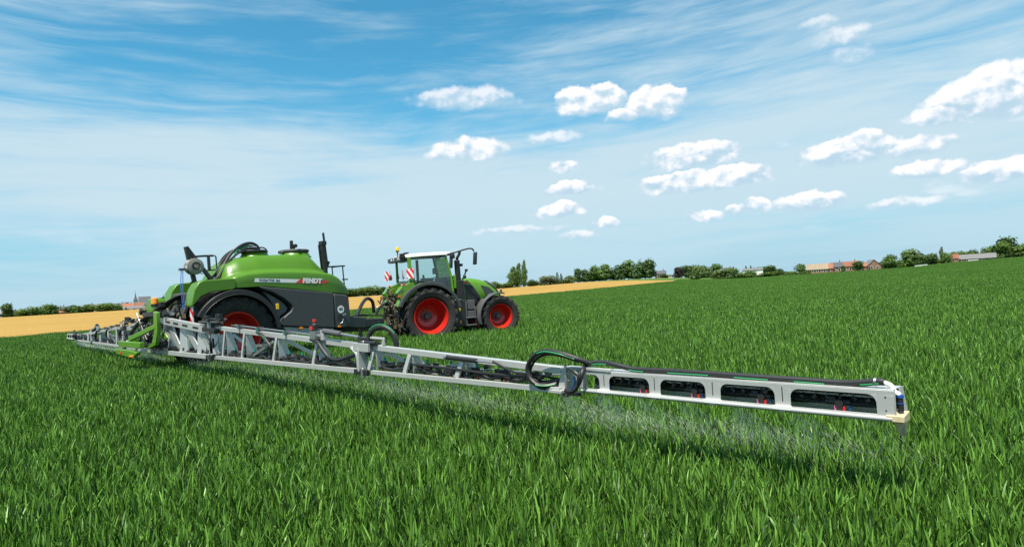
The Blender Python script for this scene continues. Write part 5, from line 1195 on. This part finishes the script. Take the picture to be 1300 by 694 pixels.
T('broadleaf_tree', 1017, 390, 17, 13, 'round', md_, 'round green tree left of the brick barn')
T('bush', 1020, 300, 17, 5, 'bush', md_, 'low shrub in front of the left end of the brick barn', cat='bush')
T('broadleaf_tree', 1090, 318, 16, 13, 'round', dk, 'small round dark tree in front of the red roofed farmhouse')
T('shrub', 1070, 330, 5, 9, 'round', md_, 'slim shrub against the wall of the dark roofed house', cat='bush', sink=.1)
T('broadleaf_tree', 1117, 345, 16, 10, 'round', dk, 'low dark tree right of the grey gabled house')
T('broadleaf_tree', 1126, 350, 23, 15, 'broad', md_, 'broad mid green tree right of the grey gabled house')
T('broadleaf_tree', 1131, 355, 14, 18, 'round', md_, 'slender upright tree over the broad green one')
T('broadleaf_tree', 1143, 350, 18, 13, 'round', md_, 'green tree left of the big tree group on the right')
T('broadleaf_tree', 1155, 350, 32, 23, 'round', md_, 'largest spreading tree left of the brick cottage on the right')
T('broadleaf_tree', 1170, 345, 22, 16, 'round', dk, 'dark round tree between the big spreading tree and the brick cottage')
T('broadleaf_tree', 1184, 345, 20, 15, 'round', dk, 'dark round tree in front of the brick cottage')
T('broadleaf_tree', 1200, 350, 20, 18, 'round', md_, 'round tree between the brick cottage and the long barn')
T('poplar', 1196, 380, 8, 22, 'poplar', gy, 'thin greyish tree top behind the round tree by the cottage')
T('broadleaf_tree', 1213, 420, 21, 15, 'broad', md_, 'light green tree behind the red roof left of the long barn')
T('broadleaf_tree', 1228, 425, 21, 15, 'broad', md_, 'first tree behind the long grey barn roof')
T('broadleaf_tree', 1239, 425, 17, 15, 'broad', dk, 'second and darker tree behind the long grey barn roof')
T('broadleaf_tree', 1256, 420, 21, 18, 'broad', md_, 'green tree above the right end of the long grey barn')
T('broadleaf_tree', 1270, 400, 30, 22, 'round', md_, 'lighter of the two big trees right of the long barn')
T('broadleaf_tree', 1279, 410, 30, 29, 'round', dk, 'tallest dark tree near the right edge of the photo')
T('broadleaf_tree', 1294, 405, 30, 19, 'broad', md_, 'broad green tree at the right edge of the photo')
T('broadleaf_tree', 1312, 405, 32, 17, 'broad', md_, 'low broad tree cut by the right edge of the photo')
T('bush', 1262, 395, 16, 9, 'bush', dk, 'dark bush at the right end of the long grey barn', cat='bush')

for (px, D, w_, h_, lb_) in ((628, 372, 40, 6, 'low hedge running from the tractor bonnet to the poplars'), (697, 378, 58, 6, 'low hedge running along the ripe field under the grey green tree'),
                             (780, 408, 100, 8, 'dark hedge along the foot of the dense tree row'), (905, 432, 60, 8, 'dark hedge behind the round bush and the house with grey roof'),
                             (940, 322, 70, 4, 'low hedge at the meadow edge below the white barn'), (1005, 400, 50, 5, 'low hedge between the round dark tree and the brick barn'),
                             (1150, 365, 80, 7, 'hedge behind the trees left of the brick cottage'), (1205, 440, 90, 9, 'dark hedge behind the long grey barn and the cottage'),
                             (60, 425, 110, 6, 'long low hedge along the far left edge of the ripe field'), (135, 425, 40, 6, 'low hedge below the cream house and the village roofs'), (462, 420, 60, 7, 'low hedge behind the ripe field between sprayer and tractor')):
    T('hedge', px, D, w_, h_, 'hedge', TR_.choice([dk, md_]), lb_, cat='hedge')
tile_red = roof_mat('red_roof_tiles', (.235, .085, .048)); tile_orange = roof_mat('orange_roof_tiles', (.29, .115, .06)); slate = roof_mat('slate_roof', (.085, .085, .095)); tan_roof = roof_mat('weathered_roof', (.27, .215, .145)); grey_roof = roof_mat('grey_roof', (.17, .165, .165))
brick = brick_mat('brick', (.27, .125, .075), (.23, .10, .065), (.30, .25, .20)); render_cream = mat('cream_render', (.62, .52, .33), .85, var=.08, scale=.6, dirt=.2); render_white = mat('white_render', (.72, .70, .66), .85, var=.06, scale=.6, dirt=.15); stone = mat('church_stone', (.26, .24, .22), .85, var=.15, scale=.5)
dkglass = mat('window_glass', (.02, .025, .03), .12, var=.2, scale=.3, spec=.8); door_m = mat('door_paint', (.05, .04, .035), .6)
def house(name, px, D, wpx, eave, ridge, dep, wall, roofm, label, cat='house', turn=0.0, hipx=None, wins=2, chimney=True, gable=False, door=True):
    """eave / ridge heights in metres, width from the photo; long side towards the camera unless gable"""
    x, y, z = ground_at(px, D); W_ = wpx * D / FPX; face = math.atan2(x, y)
    o = empty(name, (x, y, z - .15), -face + turn, label, cat)
    b = MB(); hw, hd2 = W_ / 2, dep / 2
    if gable:
        b.prism([(-hw, 0), (hw, 0), (hw, eave), (0, ridge - .12), (-hw, eave)], (0, -hd2, 0), (1, 0, 0), (0, 0, 1), (0, dep, 0), wall)
    else:
        b.prism([(-hd2, 0), (hd2, 0), (hd2, eave), (0, ridge - .12), (-hd2, eave)], (-hw, 0, 0), (0, 1, 0), (0, 0, 1), (W_, 0, 0), wall)
    b.build('wall', wall, o)
    r_ = MB(); ov = .35; t_ = .14
    L = hd2 if not gable else hw; k = (ridge - eave) / L; e_ = eave - k * ov
    sec_ = [(-L - ov, e_ + .02), (0, ridge), (L + ov, e_ + .02), (L + ov, e_ + t_ + .02), (0, ridge + t_), (-L - ov, e_ + t_ + .02)]
    if gable: r_.prism(sec_, (0, -hd2 - .3, 0), (1, 0, 0), (0, 0, 1), (0, dep + .6, 0), roofm)
    else: r_.prism(sec_, (-hw - .25, 0, 0), (0, 1, 0), (0, 0, 1), (W_ + .5, 0, 0), roofm)
    rf_ = r_.build('roof', roofm, o)
    if chimney:
        c = MB(); cx_ = hw * .55; c.box((cx_ if not gable else .8, .3, ridge + .35), (.6, .6, 1.3), m=brick); c.box((cx_ if not gable else .8, .3, ridge + 1.05), (.75, .75, .12), m=brick); c.build('chimney', brick, rf_)
    fy = -hd2
    for i in range(wins):
        wx = -hw + W_ * (i + .7) / (wins + .4); wz = min(eave - .9, 1.6)
        f = MB(); f.box((wx, fy - .03, wz), (1.15, .10, 1.35), m=M['white']); fr = f.build('window', M['white'], o)
        g = MB(); g.box((wx, fy - .09, wz), (.95, .03, 1.15), m=dkglass); g.build('pane', dkglass, fr)
    if door:
        d_ = MB(); dx = -hw + W_ * .12 if wins else 0; d_.box((dx, fy - .04, 1.05), (1.0 if wins else W_ * .35, .10, 2.1 if wins else min(3, eave - .4)), m=door_m); d_.build('door', door_m, o)
    return o
# village on the left
house('house', 12, 418, 18, 2.4, 4.2, 8, brick, tile_orange, 'brick house with a low orange roof at the far left edge')
house('house', 75, 440, 13, 3.2, 5.4, 8, brick, slate, 'brick house with a dark slate roof between the trees at far left')
house('shed', 79, 412, 9, 1.3, 2.3, 5, brick, tile_orange, 'small orange roofed shed in front of the dark slate house', cat='shed', wins=0, chimney=False)
house('house', 112, 470, 10, 3.6, 6.2, 8, render_white, slate, 'white walled house with dark roof left of the cream house')
house('house', 121, 415, 6, 2.6, 4.4, 7, render_cream, grey_roof, 'small cream rendered house behind the ripe field', wins=1, door=False)
house('house', 148, 500, 18, 3.6, 6.0, 9, brick, slate, 'long slate roofed house left of the orange roofs near the church', wins=4)
house('house', 127, 560, 16, 4.0, 7.0, 9, brick, grey_roof, 'grey roofed house peeping over the trees left of the church', wins=3)
house('house', 161, 470, 13, 2.9, 5.2, 9, brick, tile_orange, 'left orange roofed house below the church spire')
house('house', 180, 470, 16, 2.9, 5.3, 9, brick, tile_red, 'right red roofed house below the church nave', wins=3)
house('barn', 169, 412, 24, 1.2, 2.5, 12, render_white, grey_roof, 'low white barn with pale grey roof in front of the red roofs', cat='barn', wins=3, chimney=False)
house('house', 190, 455, 14, 3.4, 5.8, 9, brick, slate, 'dark slate house at the right end of the village by the sprayer')
ch_x, ch_y, ch_z = ground_at(171, 640)
chu = empty('church', (ch_x, ch_y, ch_z), -math.atan2(ch_x, ch_y), 'stone village church with slender dark spire and long slate nave', 'church')
b = MB(); b.box((0, 0, 4.8), (4.0, 4.0, 9.6), m=stone); b.box((0, 0, 9.65), (4.4, 4.4, .3), m=stone); b.build('tower', stone, chu)
b = MB(); q = 2.1; b.add([(-q, -q, 9.8), (q, -q, 9.8), (q, q, 9.8), (-q, q, 9.8), (-.9, -.9, 12.6), (.9, -.9, 12.6), (.9, .9, 12.6), (-.9, .9, 12.6), (0, 0, 18.2)], [(0, 1, 5, 4), (1, 2, 6, 5), (2, 3, 7, 6), (3, 0, 4, 7), (4, 5, 8), (5, 6, 8), (6, 7, 8), (7, 4, 8), (3, 2, 1, 0)], slate); spo = b.build('spire', slate, chu)
b = MB(); b.cyl((0, 0, 18.0), (0, 0, 19.6), .08, 6, M['black']); b.box((0, 0, 19.1), (.8, .1, .1), m=M['black']); b.build('cross', M['black'], spo)
b = MB(); b.prism([(-4.5, 0), (4.5, 0), (4.5, 7), (0, 12.6), (-4.5, 7)], (2.6, 0, 0), (0, 1, 0), (0, 0, 1), (10.5, 0, 0), stone); nv = b.build('nave', stone, chu)
b = MB(); b.prism([(-5, 6.6), (0, 12.9), (5, 6.6), (5, 6.9), (0, 13.2), (-5, 6.9)], (2.4, 0, 0), (0, 1, 0), (0, 0, 1), (11, 0, 0), slate); b.build('roof', slate, chu)
for i in range(4):
    b = MB(); b.prism([(-.5, 2.5), (.5, 2.5), (.5, 5), (0, 6), (-.5, 5)], (4.4 + 2.4 * i, -4.62, 0), (1, 0, 0), (0, 0, 1), (0, .1, 0), dkglass); b.build('window', dkglass, nv)
# skyline houses in the middle and on the right
house('house', 838, 440, 14, 3.0, 5.2, 9, brick, slate, 'dark roofed house beside the right end of the dense tree row')
house('hut', 850, 380, 4, 1.4, 2.2, 2.4, render_cream, tan_roof, 'tiny cream hut in the meadow left of the purple tree', cat='hut', wins=0, chimney=False, gable=True)
house('house', 900, 445, 20, 4.2, 6.8, 9, brick, grey_roof, 'grey roofed house hidden behind the round green trees', wins=3)
house('house', 923, 440, 13, 4.4, 7.0, 9, brick, slate, 'house with dark roof above the broad light green tree', wins=2)
house('barn', 955, 405, 24, 4.4, 5.6, 12, render_white, grey_roof, 'long bright white barn low among the bushes', cat='barn', wins=0, chimney=False)
house('barn', 1037, 330, 24, 2.4, 5.2, 10, brick, tan_roof, 'brick barn with a large weathered tan roof', cat='barn', wins=4, chimney=False)
house('house', 1052, 334, 8.5, 2.5, 5.1, 10, brick, tile_orange, 'narrow house with a bright orange roof joined to the brick barn', wins=1, chimney=False)
house('house', 1062, 336, 13, 3.0, 5.4, 10, brick, slate, 'dark slate house between the orange roof and the red roof', wins=2)
house('farmhouse', 1079, 338, 20, 3.0, 5.5, 10, brick, tile_red, 'red roofed brick farmhouse behind the small dark tree', wins=3)
house('shed', 1095, 330, 8, 2.6, 4.4, 6, brick, tile_orange, 'little orange roofed lean-to right of the small dark tree', cat='shed', wins=0, chimney=False)
house('house', 1106, 345, 15, 2.8, 5.8, 9, brick, grey_roof, 'grey gabled brick house at the right end of the farm row', gable=True, wins=2, turn=.3, chimney=False)
house('cottage', 1182, 352, 18, 2.4, 4.4, 8, brick, grey_roof, 'brick cottage half hidden behind dark round trees', wins=2)
house('house', 1210, 380, 11, 2.8, 5.2, 8, brick, tile_red, 'brick house with red roof left of the long grey barn', wins=1)
house('barn', 1238, 385, 42, 1.7, 4.4, 13, brick, grey_roof, 'long low brick barn with a wide grey roof near the right edge', cat='barn', wins=5, chimney=False)
# pale boxes along the far edge of the crop
for k, (px, D, w_) in enumerate(((1164, 318, 3.0), (1169, 319, 2.6), (1174, 320, 2.8), (1231, 362, 2.4), (1236, 363, 2.4), (1240, 364, 2.2))):
    x, y, z = ground_at(px, D); b = MB(); b.box((0, 0, .55), (w_ * .72, 1.0, .75), m=M['white']); b.box((0, 0, .97), (w_ * .76, 1.1, .09), m=M['light_grey'])
    o = b.build('pale_box', M['white'], None); o.location = (x, y, z); o.rotation_euler = (0, 0, -math.atan2(x, y))
    tag(o, ['left pale box of the three below the big spreading tree', 'middle pale box of the three below the big spreading tree', 'right pale box of the three below the big spreading tree', 'left pale box of the three in front of the long barn', 'middle pale box of the three in front of the long barn', 'right pale box of the three in front of the long barn'][k], 'box', 'pale boxes at the far edge of the crop')
    for sx in (-1, 1):
        f = MB(); f.box((sx * w_ * .28, 0, .09), (.1, .9, .18), m=M['light_grey']); f.build('foot', M['light_grey'], o)
# parked car by the barn
cx_, cy_, cz_ = ground_at(1013, 335); car_blue = mat('blue_car_paint', (.015, .055, .25), .3, coat=.5, scale=.5)
car = empty('parked_car', (cx_, cy_, cz_), -math.atan2(cx_, cy_), 'dark blue car parked left of the brick barn', 'car')
b = MB(); b.prism([(-2.1, .35), (2.1, .35), (2.15, .75), (1.95, .92), (1.0, 1.0), (.45, 1.45), (-1.3, 1.48), (-1.95, 1.05), (-2.15, .8)], (0, -.85, 0), (1, 0, 0), (0, 0, 1), (0, 1.7, 0), car_blue); b.build('body', car_blue, car, .08)
b = MB(); b.prism([(.85, 1.0), (.40, 1.36), (-1.2, 1.38), (-1.6, 1.02)], (0, -.87, 0), (1, 0, 0), (0, 0, 1), (0, 1.74, 0), dkglass); b.build('window', dkglass, car)
for wx in (-1.3, 1.3):
    for wy in (-.82, .82):
        b = MB(); b.cyl((wx, wy - .1, .32), (wx, wy + .1, .32), .32, 18, M['rubber']); b.cyl((wx, wy - .11, .32), (wx, wy + .11, .32), .18, 14, M['steel']); b.build('wheel', M['rubber'], car)
